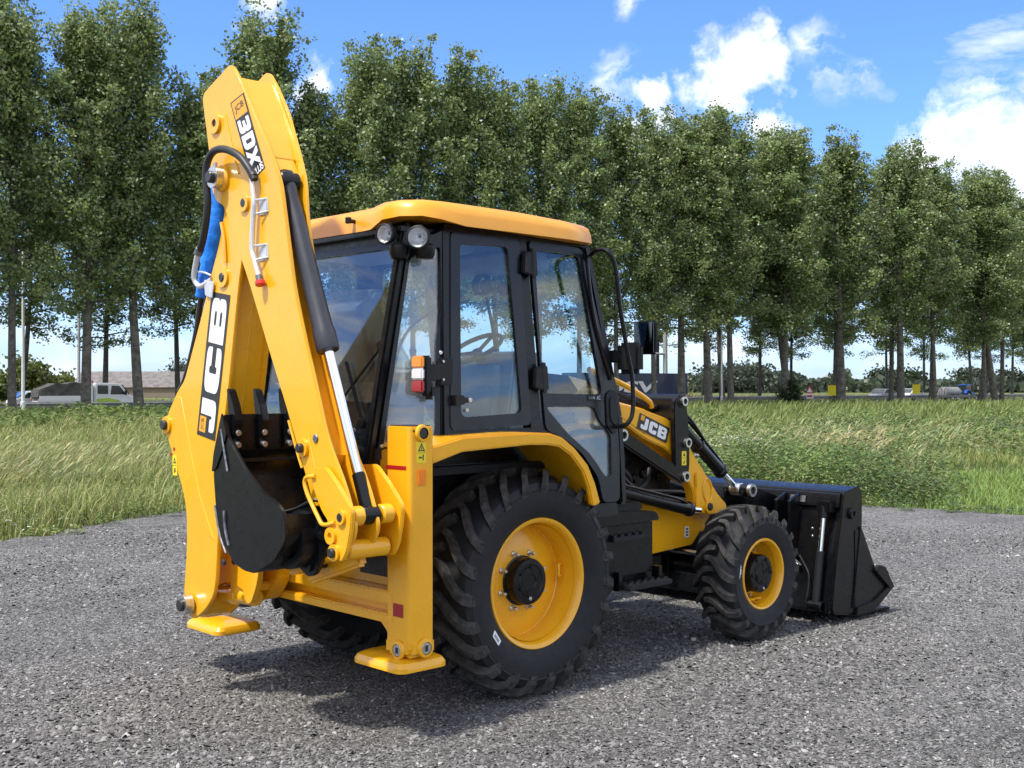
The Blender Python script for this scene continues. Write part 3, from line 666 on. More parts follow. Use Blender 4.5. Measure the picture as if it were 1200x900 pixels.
# grab rail, mirrors
mb = MB(); mb.tube([(.66, -.775, 2.63), (.635, -.86, 2.66), (.62, -.97, 2.645), (.655, -1.0, 2.55), (.70, -1.0, 2.30), (.775, -1.0, 2.0), (.815, -1.0, 1.86), (.822, -1.0, 1.66), (.79, -.99, 1.58), (.78, -.94, 1.555), (.80, -.86, 1.552)], .014, 10)
mb.tube([(.655, -.79, 2.63), (.62, -.795, 2.58), (.68, -.81, 2.2), (.80, -.838, 1.85)], .012, 8); mb.build('grab_rail', BLK, cf)
mb = MB(); mb.use(DKM).box((.885, -.99, 1.885), (.965, -.79, 2.09), .03); mb.bar((.86, -.80, 2.0), (.93, -.86, 2.0), .03, .03); mb.box((.84, -.84, 1.96), (.89, -.74, 2.04), .01); mr = mb.build('mirror', None, cf)
mb = MB(); mb.use(DKM).box((1.06, -.985, 2.015), (1.10, -.80, 2.235), .015); mb.bar((.90, -.80, 2.06), (1.08, -.86, 2.06), .02, .02); mr2 = mb.build('mirror', None, cf)
mb = MB(); mb.box((1.054, -.975, 2.025), (1.059, -.81, 2.225), .001); mb.build('mirror_pane', MIRR, mr2)

# ---- loader arms
for sg in (-1, 1):
    a_ = lambda u, v, w, sg=sg: (u, sg*w, v)
    arm = R2([(.90, 1.80), (1.10, 1.70), (1.43, 1.645), (1.70, 1.575), (1.86, 1.47), (1.90, 1.40), (2.37, .915), (2.36, .87), (2.10, .86), (2.00, .94), (1.98, 1.05), (1.76, 1.30), (1.66, 1.37), (1.42, 1.445), (1.23, 1.55), (1.08, 1.59), (.90, 1.65)],
             [.03, .03, .05, .06, .05, .03, .03, .04, .05, .05, .05, .15, .15, .12, .1, .05, .04])
    mb = MB(); mb.prism(arm, a_, .50, .585, .012, 3); mb.prism(R2([(1.985, 1.17), (2.03, 1.19), (2.365, .92), (2.35, .868), (2.11, .864), (2.01, .90)], .03), a_, .583, .603, .006)
    mb.prism(R2([(.90, 1.76), (1.10, 1.67), (1.40, 1.62), (1.66, 1.54), (1.66, 1.43), (1.42, 1.48), (1.22, 1.58), (.9, 1.69)], .03), a_, .583, .590, .004)
    mb.ring((2.13, sg*.603, .925), (0, sg, 0), .05, .03, .018); 
    pts = [(2.12+.05*math.cos(t), sg*.606, 1.045+.085*math.sin(t)-.25*.05*math.cos(t)) for t in [2*math.pi*k/24 for k in range(25)]]; mb.tube(pts, .008, 6, 1)
    arm_o = mb.build('loader_arm', YEL, root)
    mb = MB()
    if sg < 0:
        o, ux, uy = Vector((1.338, -.591, 1.52)), Vector((.325, 0, -.115)), Vector((.036, 0, .105))
        F = lambda u, v, w: o+ux*u+uy*v+Vector((0, -w, 0))
        mb.use(DBLK).prism(R2([(0, 0), (1, 0), (1, 1), (0, 1)], .02), F, 0, .002, 0); mb.use(DWHT)
        put(mb, L_J(), .10, .12, .36, .72, F, .0022, .0032); put(mb, L_C(), .36, .12, .38, .74, F, .0022, .0032); put(mb, L_B(), .655, .12, .40, .74, F, .0022, .0032)
        mb.use(DOR).prism(R2([(.06, .62), (.17, .62), (.17, .93), (.06, .93)], .01), F, .0022, .0034, 0); mb.build('maker_decal', None, arm_o)
    mb = MB(); mb.cyl((2.13, sg*.60, .925), (2.13, sg*.632, .925), .028, n=16); mb.build('pin', DBLK, arm_o)
    lev = R2([(1.755, 1.74), (1.82, 1.73), (1.85, 1.60), (1.868, 1.40), (1.868, 1.24), (1.85, 1.15), (1.80, 1.11), (1.74, 1.13), (1.705, 1.20), (1.70, 1.40), (1.69, 1.66), (1.71, 1.72)], .03)
    mb = MB(); mb.prism(lev, a_, .600, .640, .006); mb.cyl((1.775, sg*.645, 1.70), (1.775, sg*.30, 1.70), .052); mb.box((1.70, sg*.47-.15, 1.58), (1.80, sg*.47+.15, 1.70), .02)
    mb.prism(R2([(1.76, 1.72), (1.84, 1.64), (1.90, 1.52), (1.82, 1.50), (1.72, 1.6)], .02), a_, .42, .46, .006)
    lo_ = mb.build('bellcrank', BLK, root)
    mb = MB(); mb.use(ZIN)
    for x, z, r in ((1.785, 1.70, .033), (1.825, 1.405, .034), (1.805, 1.165, .036)): mb.ring((x, sg*.64, z), (0, sg, 0), r, r*.62, .026); mb.use(BLK).cyl((x, sg*.63, z), (x, sg*.655, z), r*.62, n=16); mb.use(ZIN)
    mb.build('pin', None, lo_)
    if sg < 0:
        mb = MB(); mb.use(DYEL).prism(R2([(1.775, 1.245), (1.825, 1.245), (1.825, 1.345), (1.775, 1.345)], .004), XZ, -.6418, -.6402, 0)
        mb.use(DBLK).shape([[(1.787, 1.31), (1.813, 1.31), (1.80, 1.335)]], XZ, -.6432, -.6422); mb.shape([[(1.782, 1.298), (1.818, 1.298), (1.818, 1.295), (1.782, 1.295)]], XZ, -.6432, -.6422)
        mb.shape([[(1.79, 1.26), (1.812, 1.285), (1.806, 1.265), (1.798, 1.252)]], XZ, -.6432, -.6422); mb.build('warning_sticker', None, lo_)
    mb = MB(); mb.bar((1.12, sg*.62, 1.475), (1.77, sg*.62, 1.165), .055, .095, (0, 0, 1), .012); mb.cyl((1.12, sg*.585, 1.48), (1.12, sg*.65, 1.48), .055); mb.build('levelling_link', BLK, root)
    mb = MB(); mb.use(ZIN); mb.ring((1.12, sg*.652, 1.48), (0, sg, 0), .04, .025, .02); mb.build('pin', None, root.children[-1])
    mb = MB(); mb.use(BLK).cyl((1.00, sg*.62, 1.125), (1.88, sg*.62, .925), .046, n=20); mb.use(CHR).cyl((1.88, sg*.62, .925), (2.02, sg*.61, .905), .024); mb.use(BLK).cyl((1.86, sg*.62, .93), (1.90, sg*.62, .922), .054)
    mb.tube([(1.1, sg*.66, 1.15), (1.5, sg*.67, 1.06), (1.75, sg*.66, 1.0), (1.84, sg*.64, .96)], .010, 8); mb.build('lift_cylinder', None, root)
    P0, P1 = Vector((1.80, sg*.44, 1.66)), Vector((2.72, sg*.44, 1.005)); dv = (P1-P0).normalized()
    mb = MB(); mb.use(BLK).cyl(P0-dv*.02, P0+dv*.86, .048, n=22); mb.cyl(P0+dv*.50, P0+dv*.53, .058); mb.cyl(P0+dv*.84, P0+dv*.89, .056); mb.use(CHR).cyl(P0+dv*.88, P0+dv*1.12, .024); mb.use(BLK).cyl(P0+dv*1.09, P1, .036)
    n_ = Vector((.55, 0, .83))
    mb.tube([P0+n_*.06, P0+n_*.085+dv*.2, P0+n_*.08+dv*.5, P0+n_*.065+dv*.8, P0+n_*.05+dv*.86], .011, 8); mb.tube([P0+n_*.07+Vector((0, sg*.03, 0)), P0+n_*.09+dv*.3+Vector((0, sg*.03, 0)), P0+n_*.06+dv*.52+Vector((0, sg*.03, 0))], .011, 8)
    mb.use(ZIN); mb.cyl(P0+n_*.07+dv*.1, P0+n_*.085+dv*.14, .014, n=10); mb.cyl(P0+dv*.53-n_*.065, P0+dv*.56-n_*.06, .016, n=10)
    mb.cyl(P1+Vector((0, -.05, 0)), P1+Vector((0, .05, 0)), .05); mb.build('shovel_ram', None, root)
mb = MB(); mb.cyl((1.775, -.60, 1.70), (1.775, .60, 1.70), .045); mb.box((2.02, -.5, .88), (2.16, .5, 1.02), .02); mb.build('arm_cross_tube', BLK, root)
mb = MB(); mb.tube([(.95, -.52, 1.86), (1.2, -.54, 1.76), (1.45, -.54, 1.69), (1.62, -.50, 1.66), (1.72, -.45, 1.66)], .018, 8); mb.tube([(.95, -.50, 1.84), (1.2, -.51, 1.73), (1.5, -.50, 1.67), (1.72, -.42, 1.63)], .018, 8); mb.build('arm_hose', HOS, root)
mb = MB(); mb.tube([(.92, -.53, 1.92), (1.15, -.55, 1.85), (1.34, -.56, 1.78), (1.52, -.55, 1.70), (1.56, -.54, 1.66)], .02, 8); mb.build('hose_guard', YEL, root)

# ---- front shovel (side profile in x-z, across y)
sh = MB(); HW = 1.115
back = [(3.19, .985), (3.16, .93), (3.13, .80), (3.06, .45), (3.02, .22), (3.005, .11)]
inn = [(x+.02, z+.002) for x, z in back]
sh.prism(back+inn[::-1], XZ, -HW+.02, HW-.02, 0)
sh.prism(R2([(3.005, .085), (3.005, .11), (3.35, .055), (3.88, .03), (3.88, .012), (3.35, .03)], .003), XZ, -HW+.02, HW-.02, 0)
sh.prism(R2([(3.18, .965), (3.19, 1.0), (3.37, 1.03), (3.40, 1.0), (3.37, .985)], .008), XZ, -HW+.02, HW-.02, .004)
sh.prism(R2([(3.115, .88), (3.14, .985), (3.19, .985), (3.165, .88)], .006), XZ, -HW+.025, HW-.025, .004)
shv = sh.build('shovel', BLK, root)
for sg in (-1, 1):
    a_ = lambda u, v, w, sg=sg: (u, sg*w, v)
    mb = MB(); mb.prism(R2([(3.155, .99), (3.19, 1.005), (3.37, 1.035), (3.42, .99), (3.415, .70), (3.30, .06), (3.02, .08), (2.985, .13), (3.04, .45)], .02), a_, HW-.02, HW, .004)
    mb.prism(R2([(3.30, .075), (3.30, .70), (3.41, .70), (3.62, .36), (3.83, .235), (3.86, .19), (3.50, .06)], .015), a_, HW-.016, HW+.006, .004)
    mb.prism(R2([(3.58, .35), (3.62, .40), (3.72, .375), (3.86, .20), (3.80, .19)], .015), a_, HW+.005, HW+.035, .006)
    mb.prism(R2([(3.30, .04), (3.32, .10), (3.55, .12), (3.84, .235), (3.88, .20), (3.60, .06)], .01), a_, HW-.03, HW+.025, .006)
    mb.bar((3.27, sg*(HW+.004), .10), (3.375, sg*(HW+.004), .72), .012, .02, (0, 1, 0), .003)
    mb.ring((3.26, sg*HW, .83), (0, sg, 0), .045, .02, .022); mb.cyl((3.26, sg*HW, .83), (3.26, sg*(HW+.012), .83), .02); mb.build('shovel_cheek', BLK, shv)
    # clam ram on the back
    mb = MB(); y = sg*1.0; A = Vector((3.06, y, .89)); B = Vector((2.965, y*.985, .14)); dv = (B-A).normalized()
    mb.use(BLK).box((3.03, y-.06, .84), (3.13, y+.055, .93), .012); mb.cyl(A, A+dv*.09, .034); mb.use(CHR).cyl(A+dv*.07, A+dv*.36, .022); mb.use(DKM).cyl(A+dv*.34, B, .030); mb.use(BLK).cyl(B+Vector((0, -.06, 0)), B+Vector((0, .06, 0)), .04); mb.box((2.955, y-.10, .09), (3.05, y-.06, .2), .01); mb.box((2.955, y+.06, .09), (3.05, y+.10, .2), .01)
    mb.use(HOS).tube([(3.03, y*.80, .50), (3.02, y*.86, .42), (3.0, y*.90, .37), (2.99, y*.91, .30), (2.965, y*.90, .15)], .0075, 8); mb.use(HOS).tube([(3.03, y*.56, .66), (3.03, y*.68, .57), (3.03, y*.78, .51)], .013, 8); mb.tube([(3.03, y*.58, .60), (3.03, y*.7, .50), (3.02, y*.82, .42)], .013, 8)
    mb.use(CHR).cyl((3.03, y*.72, .535), (3.03, y*.78, .495), .015, n=10); mb.cyl((3.03, y*.755, .45), (3.02, y*.80, .425), .015, n=10)
    mb.use(ZIN)
    for z in (.66, .72): mb.cyl((3.02, y*.93, z), (3.0, y*.93, z), .01, n=8)
    mb.build('clam_ram', None, shv)
    # arm ears
    mb = MB()
    for yy in (.36, .52): 
        mb.prism(R2([(2.66, .985), (2.70, 1.04), (2.78, 1.03), (3.14, .93), (3.06, .55), (2.75, .78)], .03), lambda u, v, w, sg=sg: (u, sg*w, v), yy-.015, yy+.015, .004)
    for yy in (.62, .74): mb.prism(R2([(3.00, .92), (3.14, .975), (3.12, .80), (3.04, .52), (3.02, .50)], .01), lambda u, v, w, sg=sg: (u-.02, sg*w, v), yy-.014, yy+.014, .004)
    mb.use(BLK).cyl((2.72, sg*.33, 1.005), (2.72, sg*.56, 1.005), .045); mb.use(ZIN).ring((2.72, sg*.56, 1.005), (0, sg, 0), .05, .03, .03); mb.build('shovel_bracket', None, shv)
mb = MB(); mb.use(STL).prism([(-.66, .905), (-.80, .905), (-.80, .955), (-.66, .955)], lambda u, v, w: (3.115+(v-.905)*.22-w, u, v), .003, .005, 0); mb.build('shovel_plate', None, shv)

# ---- rear frame, stabilisers
mb = MB()
mb.box((-1.1025, -1.02, .678), (-.99, 1.02, .745), .008); mb.box((-1.1025, -1.02, .576), (-.99, 1.02, .625), .008); mb.box((-1.03, -.95, .62), (-1.00, .95, .70), .004)
mb.box((-1.0, -.97, .74), (-.96, .97, 1.20), .008); mb.box((-1.10, -.97, 1.16), (-.96, .97, 1.25), .01)
mb.prism(R2([(-.96, 1.25), (-.96, 1.46), (-.90, 1.40), (-.86, 1.25)], .02), YZ, -1.0, -.97, .004)
mb.prism(R2([(-1.0, .58), (-.90, .578), (-.965, .53), (-.985, .46), (-1.0, .46)], [.002, .002, .05, .02, .002]), YZ, -1.09, -1.0, .003)
rfm = mb.build('rear_frame', YEL, root)
mb = MB(); mb.box((-1.004, -.86, .79), (-.998, -.60, .90), .02); mb.box((-1.06, -.985, .64), (-1.035, -.945, .672), .003); mb.build('frame_opening', BLK, rfm)
for sg in (-1, 1):
    y0, y1 = .957, 1.157; lowz = .345 if sg < 0 else .258; ys = 0 if sg < 0 else -.085
    mb = MB(); mb.prism(R2([(-1.10, sg*y0), (-1.10, sg*y1), (-.935, sg*y1), (-.935, sg*y0)], .028, 5), XY, .46, 1.603, .006)
    mb.lathe([(.030, .0), (.045, .0), (.042, .018), (.030, .020)], (-1.022, sg*1.157, 1.568), (0, sg, 0), 24)
    lg = mb.build('stabiliser_leg', YEL, root)
    mb = MB(); mb.prism(R2([(-1.09, sg*(y0+.012)), (-1.09, sg*(y1-.012)), (-.945, sg*(y1-.012)), (-.945, sg*(y0+.012))], .02), XY, 1.6025, 1.607, 0)
    mb.cyl((-1.022, sg*1.150, 1.568), (-1.022, sg*1.172, 1.568), .029, n=20)
    for dx in (-.05, .05): mb.cyl((-1.022+dx, sg*1.15, 1.58), (-1.022+dx, sg*1.159, 1.58), .007, n=8)
    mb.build('leg_plug', DBLK, lg)
    mb = MB(); mb.box((-1.1065, sg*1.0575-.108, lowz+.075), (-.9285, sg*1.0575+.108, .515), .022); mb.lathe([(.033, 0), (.05, 0), (.046, .012), (.033, .014)], (-1.1065, sg*1.075, .455), (-1, 0, 0), 24); mb.lathe([(.033, 0), (.05, 0), (.046, .012), (.033, .014)], (-1.005, sg*1.1655, .465), (0, sg, 0), 24)
    mb.build('leg_collar', YEL, lg)
    mb = MB(); mb.use(ZIN).cyl((-1.10, sg*1.075, .455), (-1.119, sg*1.075, .455), .035); mb.cyl((-1.005, sg*1.16, .465), (-1.005, sg*1.178, .465), .035); mb.use(DBLK).box((-1.1215, sg*1.075-.009, .44), (-1.118, sg*1.075+.009, .47), 0); mb.box((-1.014, sg*1.1785-.0015, .45), (-.996, sg*1.1785+.0015, .48), 0); mb.build('adjuster_plug', None, lg)
    # foot pad
    pad = MB(); P = [(-1.165, .74), (-1.165, 1.165), (-.84, 1.165), (-.84, .74)]; lv = [(-.012, 0), (0, .006), (0, .03), (-.012, .052), (-.04, .066), (-.2, .07)]
    rings = []
    for off, dz in lv:
        q = [(-1.165-off, .74-off), (-1.165-off, 1.165+off), (-.84+off, 1.165+off), (-.84+off, .74-off)] if off > -.15 else [(-1.05, .9), (-1.05, 1.0), (-.95, 1.0), (-.95, .9)]
        rings.append([(x, sg*(y+ys), lowz+dz) for x, y in rounded(q, .06 if off > -.15 else .02, 6)])
    nn = len(rings[0]); pad.add([p for r in rings for p in r], [(i*nn+j, i*nn+(j+1) % nn, (i+1)*nn+(j+1) % nn, (i+1)*nn+j) for i in range(len(rings)-1) for j in range(nn)]+[tuple(range(nn)), tuple(range((len(rings)-1)*nn, len(rings)*nn))])
    pad.build('foot_pad', YEL, lg, 30)
    mb = MB(); mb.use(DRED).box((-1.1018, sg*1.064-.042, .622), (-1.1, sg*1.064+.042, .690), 0); mb.use(DRED).box((-1.1018, min(sg*.962, sg*1.13), 1.380), (-1.1, max(sg*.962, sg*1.13), 1.400), 0); mb.build('red_reflector', None, lg)
    mb = MB(); mb.box((-1.052, sg*1.157-.006, 1.298), (-.992, sg*1.157+.008, 1.382), .005); mb.build('side_reflector', ORL, lg)
    mb = MB(); Fs = lambda u, v, w, sg=sg: (-1.055+u*.062, sg*(1.1575+w), 1.415+v*.108)
    mb.use(DYEL).prism(R2([(0, 0), (1, 0), (1, 1), (0, 1)], .03), Fs, 0, .0015, 0); mb.use(DBLK)
    mb.shape([[(.12, .56), (.88, .56), (.5, .94)], [(.27, .61), (.73, .61), (.5, .84)]], Fs, .0017, .0025); mb.shape([[(.46, .63), (.54, .63), (.54, .76), (.46, .76)]], Fs, .0017, .0025); mb.shape([[(.04, .49), (.96, .49), (.96, .475), (.04, .475)]], Fs, .0017, .0025)
    mb.shape([[(.62, .12), (.72, .12), (.74, .40), (.62, .40)]], Fs, .0017, .0025); mb.shape([[(.2, .26), (.36, .34), (.36, .29), (.56, .29), (.56, .23), (.36, .23), (.36, .18)]], Fs, .0017, .0025); mb.build('warning_sticker', None, lg)

# ---- digging arm: folded sideways across the rear (plates drawn in the y-z plane)
RX, FX = -1.465, -1.215
boom = [(.16, 3.00), (.19, 2.93), (.15, 2.87), (.047, 2.827), (.113, 2.617), (.199, 2.464), (.297, 2.254), (.522, 1.841), (.599, 1.787), (.734, 1.636), (.757, 1.537), (.66, 1.388), (.553, 1.219), (.493, 1.077), (.490, .859), (.525, .60), (.515, .52), (.43, .44), (.35, .475),
        (.266, .526), (.178, .611), (.15, .707), (.126, .966), (.121, 1.096), (.102, 1.435), (.055, 1.629), (.013, 1.799), (-.10, 2.385), (-.16, 2.62), (-.12, 2.85), (-.02, 3.03), (.07, 3.07)]
rb = [.06, .05, .06, .08, .1, .1, .1, .1, .05, .06, .06, .06, .1, .1, .1, .06, .06, .06, .05, .05, .05, .05, .05, .05, .1, .1, .1, .1, .1, .08, .06, .06]
mb = MB(); bp_ = rounded(boom, rb, 4)
mb.prism(bp_, YZ, RX+.006, RX+.03, .004); mb.prism(bp_, YZ, FX-.03, FX-.006, .004)
body = [(.02, 2.80), (.085, 2.62), (.17, 2.464), (.267, 2.254), (.49, 1.841), (.57, 1.76), (.70, 1.62), (.72, 1.54), (.63, 1.40), (.52, 1.22), (.46, 1.077), (.46, .9), (.26, .80), (.155, .966), (.15, 1.1), (.13, 1.435), (.085, 1.63), (.04, 1.80), (-.075, 2.385), (-.12, 2.60)]
mb.prism(body, YZ, RX+.028, FX-.028, 0)
mb.prism([(.60, 1.75), (.552, 1.74), (.445, 1.44), (.335, 1.18), (.165, .93), (.235, .95), (.395, 1.20), (.505, 1.46)], YZ, RX+.002, RX+.01, .0035, 1)          # pressed rib
mb.tube([(-1.34, -.055, 2.3), (-1.34, .055, 1.76), (-1.34, .128, 1.43)], .008, 6, 3)                            # weld seam
for y, z, r in ((.732, 1.574, .038), (.065, 2.421, .042)): mb.ring((RX+.008, y, z), (-1, 0, 0), r+.014, r*.6, .016)
mb.cyl((FX-.01, .43, .535), (RX+.02, .43, .535), .08, n=28)
bm_ = mb.build('boom', YEL, root, 30)
mb = MB(); mb.cyl((RX+.01, .732, 1.574), (RX-.030, .732, 1.574), .030); mb.cyl((RX+.01, .065, 2.421), (RX-.014, .065, 2.421), .026); mb.cyl((RX, .43, .535), (RX-.078, .43, .535), .036); mb.cyl((RX+.02, .075, .815), (RX+.004, .075, .815), .018); mb.build('pin', DBLK, bm_)
mb = MB(); mb.ring((RX-.008, .43, .535), (-1, 0, 0), .058, .034, .052, 28); mb.cyl((RX-.02, .452, .45), (RX-.05, .452, .45), .014, n=10); mb.build('pin_collar', ZIN, bm_)
def aff(o, eu, ev, x): 
    o, eu, ev = Vector((x, *o)), Vector((0, *eu)), Vector((0, *ev))
    return lambda u, v, w: o+eu*u+ev*v+Vector((-w, 0, 0))
# big maker's decal: reads upward, tops of the letters to the left
mb = MB(); F = aff((.160, 1.496), (-.170, .820), (.207, .034), RX+.006)
mb.use(DBLK).prism(R2([(0, 0), (1, 0), (1, 1), (0, 1)], .01), F, .0005, .0025, 0); mb.use(DWHT)
put(mb, L_J(), .045, .10, .37, .78, F, .0028, .0038); put(mb, L_C(), .315, .10, .475, .78, F, .0028, .0038); put(mb, L_B(), .655, .10, .44, .78, F, .0028, .0038)
mb.use(DOR).prism(R2([(.03, .56), (.14, .56), (.14, .90), (.03, .90)], .01), F, .0028, .0038, 0)
mb.use(DBLK).text('JCB', aff((.160, 1.496), (-.170, .820), (.207, .034), RX+.006), .0040, .0046, (.045, .64, .125, .82)); mb.build('maker_decal', None, bm_)
mb = MB(); F = aff((.660, 1.275), (-.055, 0), (.005, .12), RX+.006); mb.use(DYEL).prism(R2([(0, 0), (1, 0), (1, 1), (0, 1)], .03), F, .0005, .002, 0)
mb.use(DBLK).shape([[(.2, .60), (.8, .60), (.5, .9)], [(.36, .66), (.64, .66), (.5, .80)]], F, .0022, .003); mb.shape([[(.3, .1), (.7, .2), (.6, .4), (.4, .34)]], F, .0022, .003); mb.shape([[(.05, .5), (.95, .5), (.95, .485), (.05, .485)]], F, .0022, .003)
mb.use(DRED).cyl((RX+.006, .645, 1.432), (RX+.003, .645, 1.432), .012, n=10); mb.cyl((RX+.006, .685, 1.40), (RX+.003, .685, 1.40), .012, n=10); mb.build('warning_sticker', None, bm_)
# dipper
dip = [(.268, 3.50), (.288, 3.47), (.283, 3.43), (.219, 3.173), (.195, 3.04), (.19, 2.94), (.13, 2.85), (.056, 2.828), (-.03, 2.70), (-.128, 2.525), (-.218, 2.378), (-.416, 2.011), (-.598, 1.687), (-.69, 1.51), (-.773, 1.349), (-.86, 1.17), (-.98, 1.04), (-1.07, .99), (-1.16, 1.03),
       (-1.205, 1.12), (-1.115, 1.32), (-.962, 1.54), (-.872, 1.777), (-.733, 2.126), (-.662, 2.323), (-.533, 2.896), (-.441, 3.044), (-.119, 3.505), (-.048, 3.588), (-.009, 3.602)]
rd = [.03, .03, .03, .1, .06, .06, .06, .1, .1, .1, .1, .1, .1, .1, .1, .06, .06, .06, .06, .06, .1, .1, .1, .1, .1, .12, .1, .05, .04, .03]
dpp = rounded(dip, rd, 4)
def FXd(z): return RX+.150+.100*max(0, min(1, (z-2.72)/.62))**1.2          # the far plate: the arm is narrow below and flares to its head
FARP = lambda u, v, w: (FXd(v)+w, u, v)
def WEB(u, v, w): return (RX+.016+w*(FXd(v)-RX-.032), u, v)
dense = []
for (a0, b0), (a1, b1) in zip(dpp, dpp[1:]+dpp[:1]):
    k_ = max(1, int(math.hypot(a1-a0, b1-b0)/.08))
    for q in range(k_): dense.append((a0+(a1-a0)*q/k_, b0+(b1-b0)*q/k_))
mb = MB(); mb.prism(dpp, YZ, RX-.004, RX+.018, .004); mb.prism(dense, FARP, -.018, .004, .003)
front = [(-.09, 3.52), (-.40, 3.04), (-.475, 2.93), (-.44, 2.90), (-.36, 3.02), (-.06, 3.50)]
mb.prism(R2([(-.085, 3.525), (-.19, 3.364), (-.30, 3.196), (-.405, 3.035), (-.36, 3.0), (-.20, 3.245), (-.05, 3.49)], .01), WEB, 0, 1, 0)
web = [(-.40, 2.95), (-.47, 2.75), (-.57, 2.34), (-.63, 2.15), (-.76, 1.82), (-.86, 1.58), (-.93, 1.46), (-.90, 1.40), (-.80, 1.55), (-.71, 1.82), (-.58, 2.15), (-.52, 2.34), (-.42, 2.75), (-.35, 2.95)]
mb.prism(web, WEB, 0, 1, 0)
back_ = [(.26, 3.46), (.19, 3.17), (.165, 3.0), (.03, 2.84), (-.15, 2.525), (-.44, 2.011), (-.62, 1.687), (-.80, 1.349), (-.78, 1.38), (-.58, 1.72), (-.39, 2.03), (-.10, 2.54), (.06, 2.86), (.19, 3.02), (.215, 3.16), (.28, 3.44)]
mb.prism(back_[:8]+[(-.775, 1.37), (-.59, 1.71), (-.41, 2.02), (-.12, 2.535), (.05, 2.845), (.185, 3.0), (.21, 3.16), (.275, 3.44)], WEB, 0, 1, 0)
ed_ = Vector((0, -.092, -.148)).normalized(); nr_ = Vector((0, -.148, .092)).normalized(); U0, U1 = RX+.016, FXd(2.95)-.016; UC = (U0+U1)/2; AR = (U1-U0)/2-.012
arch = [(UC+AR*math.cos(t), .135-AR*1.0*math.sin(t)) for t in [math.pi*k/14 for k in range(15)]]
mb.shape([[(U0, 0), (U1, 0), (U1, .20), (UC+AR, .20)]+arch+[(UC-AR, .20), (U0, .20)]], lambda u, v, w: Vector((u, -.400, 3.035))+ed_*v+nr_*w, -.014, .0)
# rounded slot edges over the cylinder head
for y, z, r in ((.132, 3.296, .04), (-.182, 2.81, .03), (-.757, 1.493, .028)): mb.ring((RX-.002, y, z), (-1, 0, 0), r+.018, r*.6, .018)
mb.cyl((FX, .056, 2.975), (RX-.03, .056, 2.975), .075, n=28)
mb.tube([(RX-.004, .03, 3.33), (RX-.004, -.03, 3.17), (RX-.004, -.12, 2.98)], .009, 6)
mb.tube([(RX-.004, .075, 2.73), (RX-.004, .04, 2.62), (RX-.004, .03, 2.5)], .010, 6)
mb.tube([(RX-.004, -.80, 1.56), (RX-.004, -.88, 1.35), (RX-.004, -.97, 1.23)], .008, 6); mb.tube([(RX-.004, -.615, 1.63), (RX-.004, -.70, 1.46), (RX-.004, -.74, 1.39)], .008, 6)
dp = mb.build('dipper', YEL, root, 30)
mb = MB(); mb.cyl((RX, .132, 3.296), (RX-.012, .132, 3.296), .030); mb.cyl((RX, -.182, 2.81), (RX-.022, -.182, 2.81), .026); mb.cyl((RX, -.757, 1.493), (RX-.045, -.757, 1.493), .024); mb.cyl((RX-.02, .056, 2.975), (RX-.10, .056, 2.975), .034); mb.build('pin', DBLK, dp)
mb = MB(); mb.ring((RX-.028, .056, 2.975), (-1, 0, 0), .060, .032, .045, 28); mb.box((RX-.06, .04, 3.02), (RX-.045, .072, 3.06), .004); mb.build('pin_collar', ZIN, dp)
mb = MB(); F = aff((-.027, 3.384), (-.228, -.462), (-.141, .034), RX-.004)
mb.use(DBLK).prism(R2([(0, 0), (1, 0), (.955, 1), (0, 1)], .005), F, .0005, .0025, 0)
mb.use(DOR).prism(R2([(.018, .07), (.235, .07), (.235, .93), (.018, .93)], .005), F, .0028, .0038, 0); mb.use(DWHT)
put(mb, L_3(), .262, .12, .255, .78, F, .0028, .0038, .05); put(mb, L_D(), .458, .12, .265, .78, F, .0028, .0038, .05); put(mb, L_X(), .650, .12, .265, .76, F, .0028, .0038, .02)
mb.text('PLUS', lambda u, v, w: F(.985-.035*u-.085*v, .26+.70*u, w), .0028, .0038, (0, 0, 1, 1), bold=.03)
mb.use(DBLK); G = lambda u, v, w: F(.178-.095*v-.02*u, .17+.66*u, w); mb.text('JCB', G, .0040, .0046, (0, 0, 1, 1), bold=.015); mb.build('model_decal', None, dp)
# end plates (tipping levers) and link
tip = [(-.856, 1.40), (-1.0, 1.41), (-1.114, 1.32), (-1.185, 1.25), (-1.222, 1.21), (-1.208, 1.108), (-1.178, 1.006), (-1.136, .950), (-1.085, .965), (-1.05, 1.022), (-1.015, 1.07), (-1.028, 1.138), (-.969, 1.184), (-.90, 1.285)]
mb = MB()
for x in (RX-.028, FX+.028): mb.prism(rounded(tip, .03, 4), YZ, x-.013, x+.013, .005)
for y, z, r in ((-1.057, 1.075, .026), (-1.085, .995, .026), (-1.141, 1.172, .02)): mb.ring((RX-.038, y, z), (-1, 0, 0), r+.016, r*.7, .018)
mb.cyl((RX, -1.11, 1.005), (FX, -1.11, 1.005), .048); mb.cyl((RX, -1.145, 1.172), (RX+.07, -1.145, 1.172), .05); mb.cyl((FX, -1.145, 1.172), (FX-.07, -1.145, 1.172), .05)
tp = mb.build('tipping_lever', YEL, root)
mb = MB(); mb.tube([(RX-.045, -.92, 1.36), (RX-.05, -.84, 1.345), (RX-.05, -.85, 1.28), (RX-.05, -.955, 1.155), (RX-.05, -1.0, 1.125), (RX-.045, -1.09, 1.143)], .011, 8); mb.build('hose_loop', YEL, tp)
mb = MB(); mb.cyl((RX-.03, -1.141, 1.172), (RX-.058, -1.141, 1.172), .024); mb.cyl((RX-.04, -1.085, .995), (RX-.075, -1.085, .995), .024); mb.cyl((RX+.0, -.945, 1.245), (RX-.026, -.945, 1.245), .032); mb.build('pin', DBLK, tp)
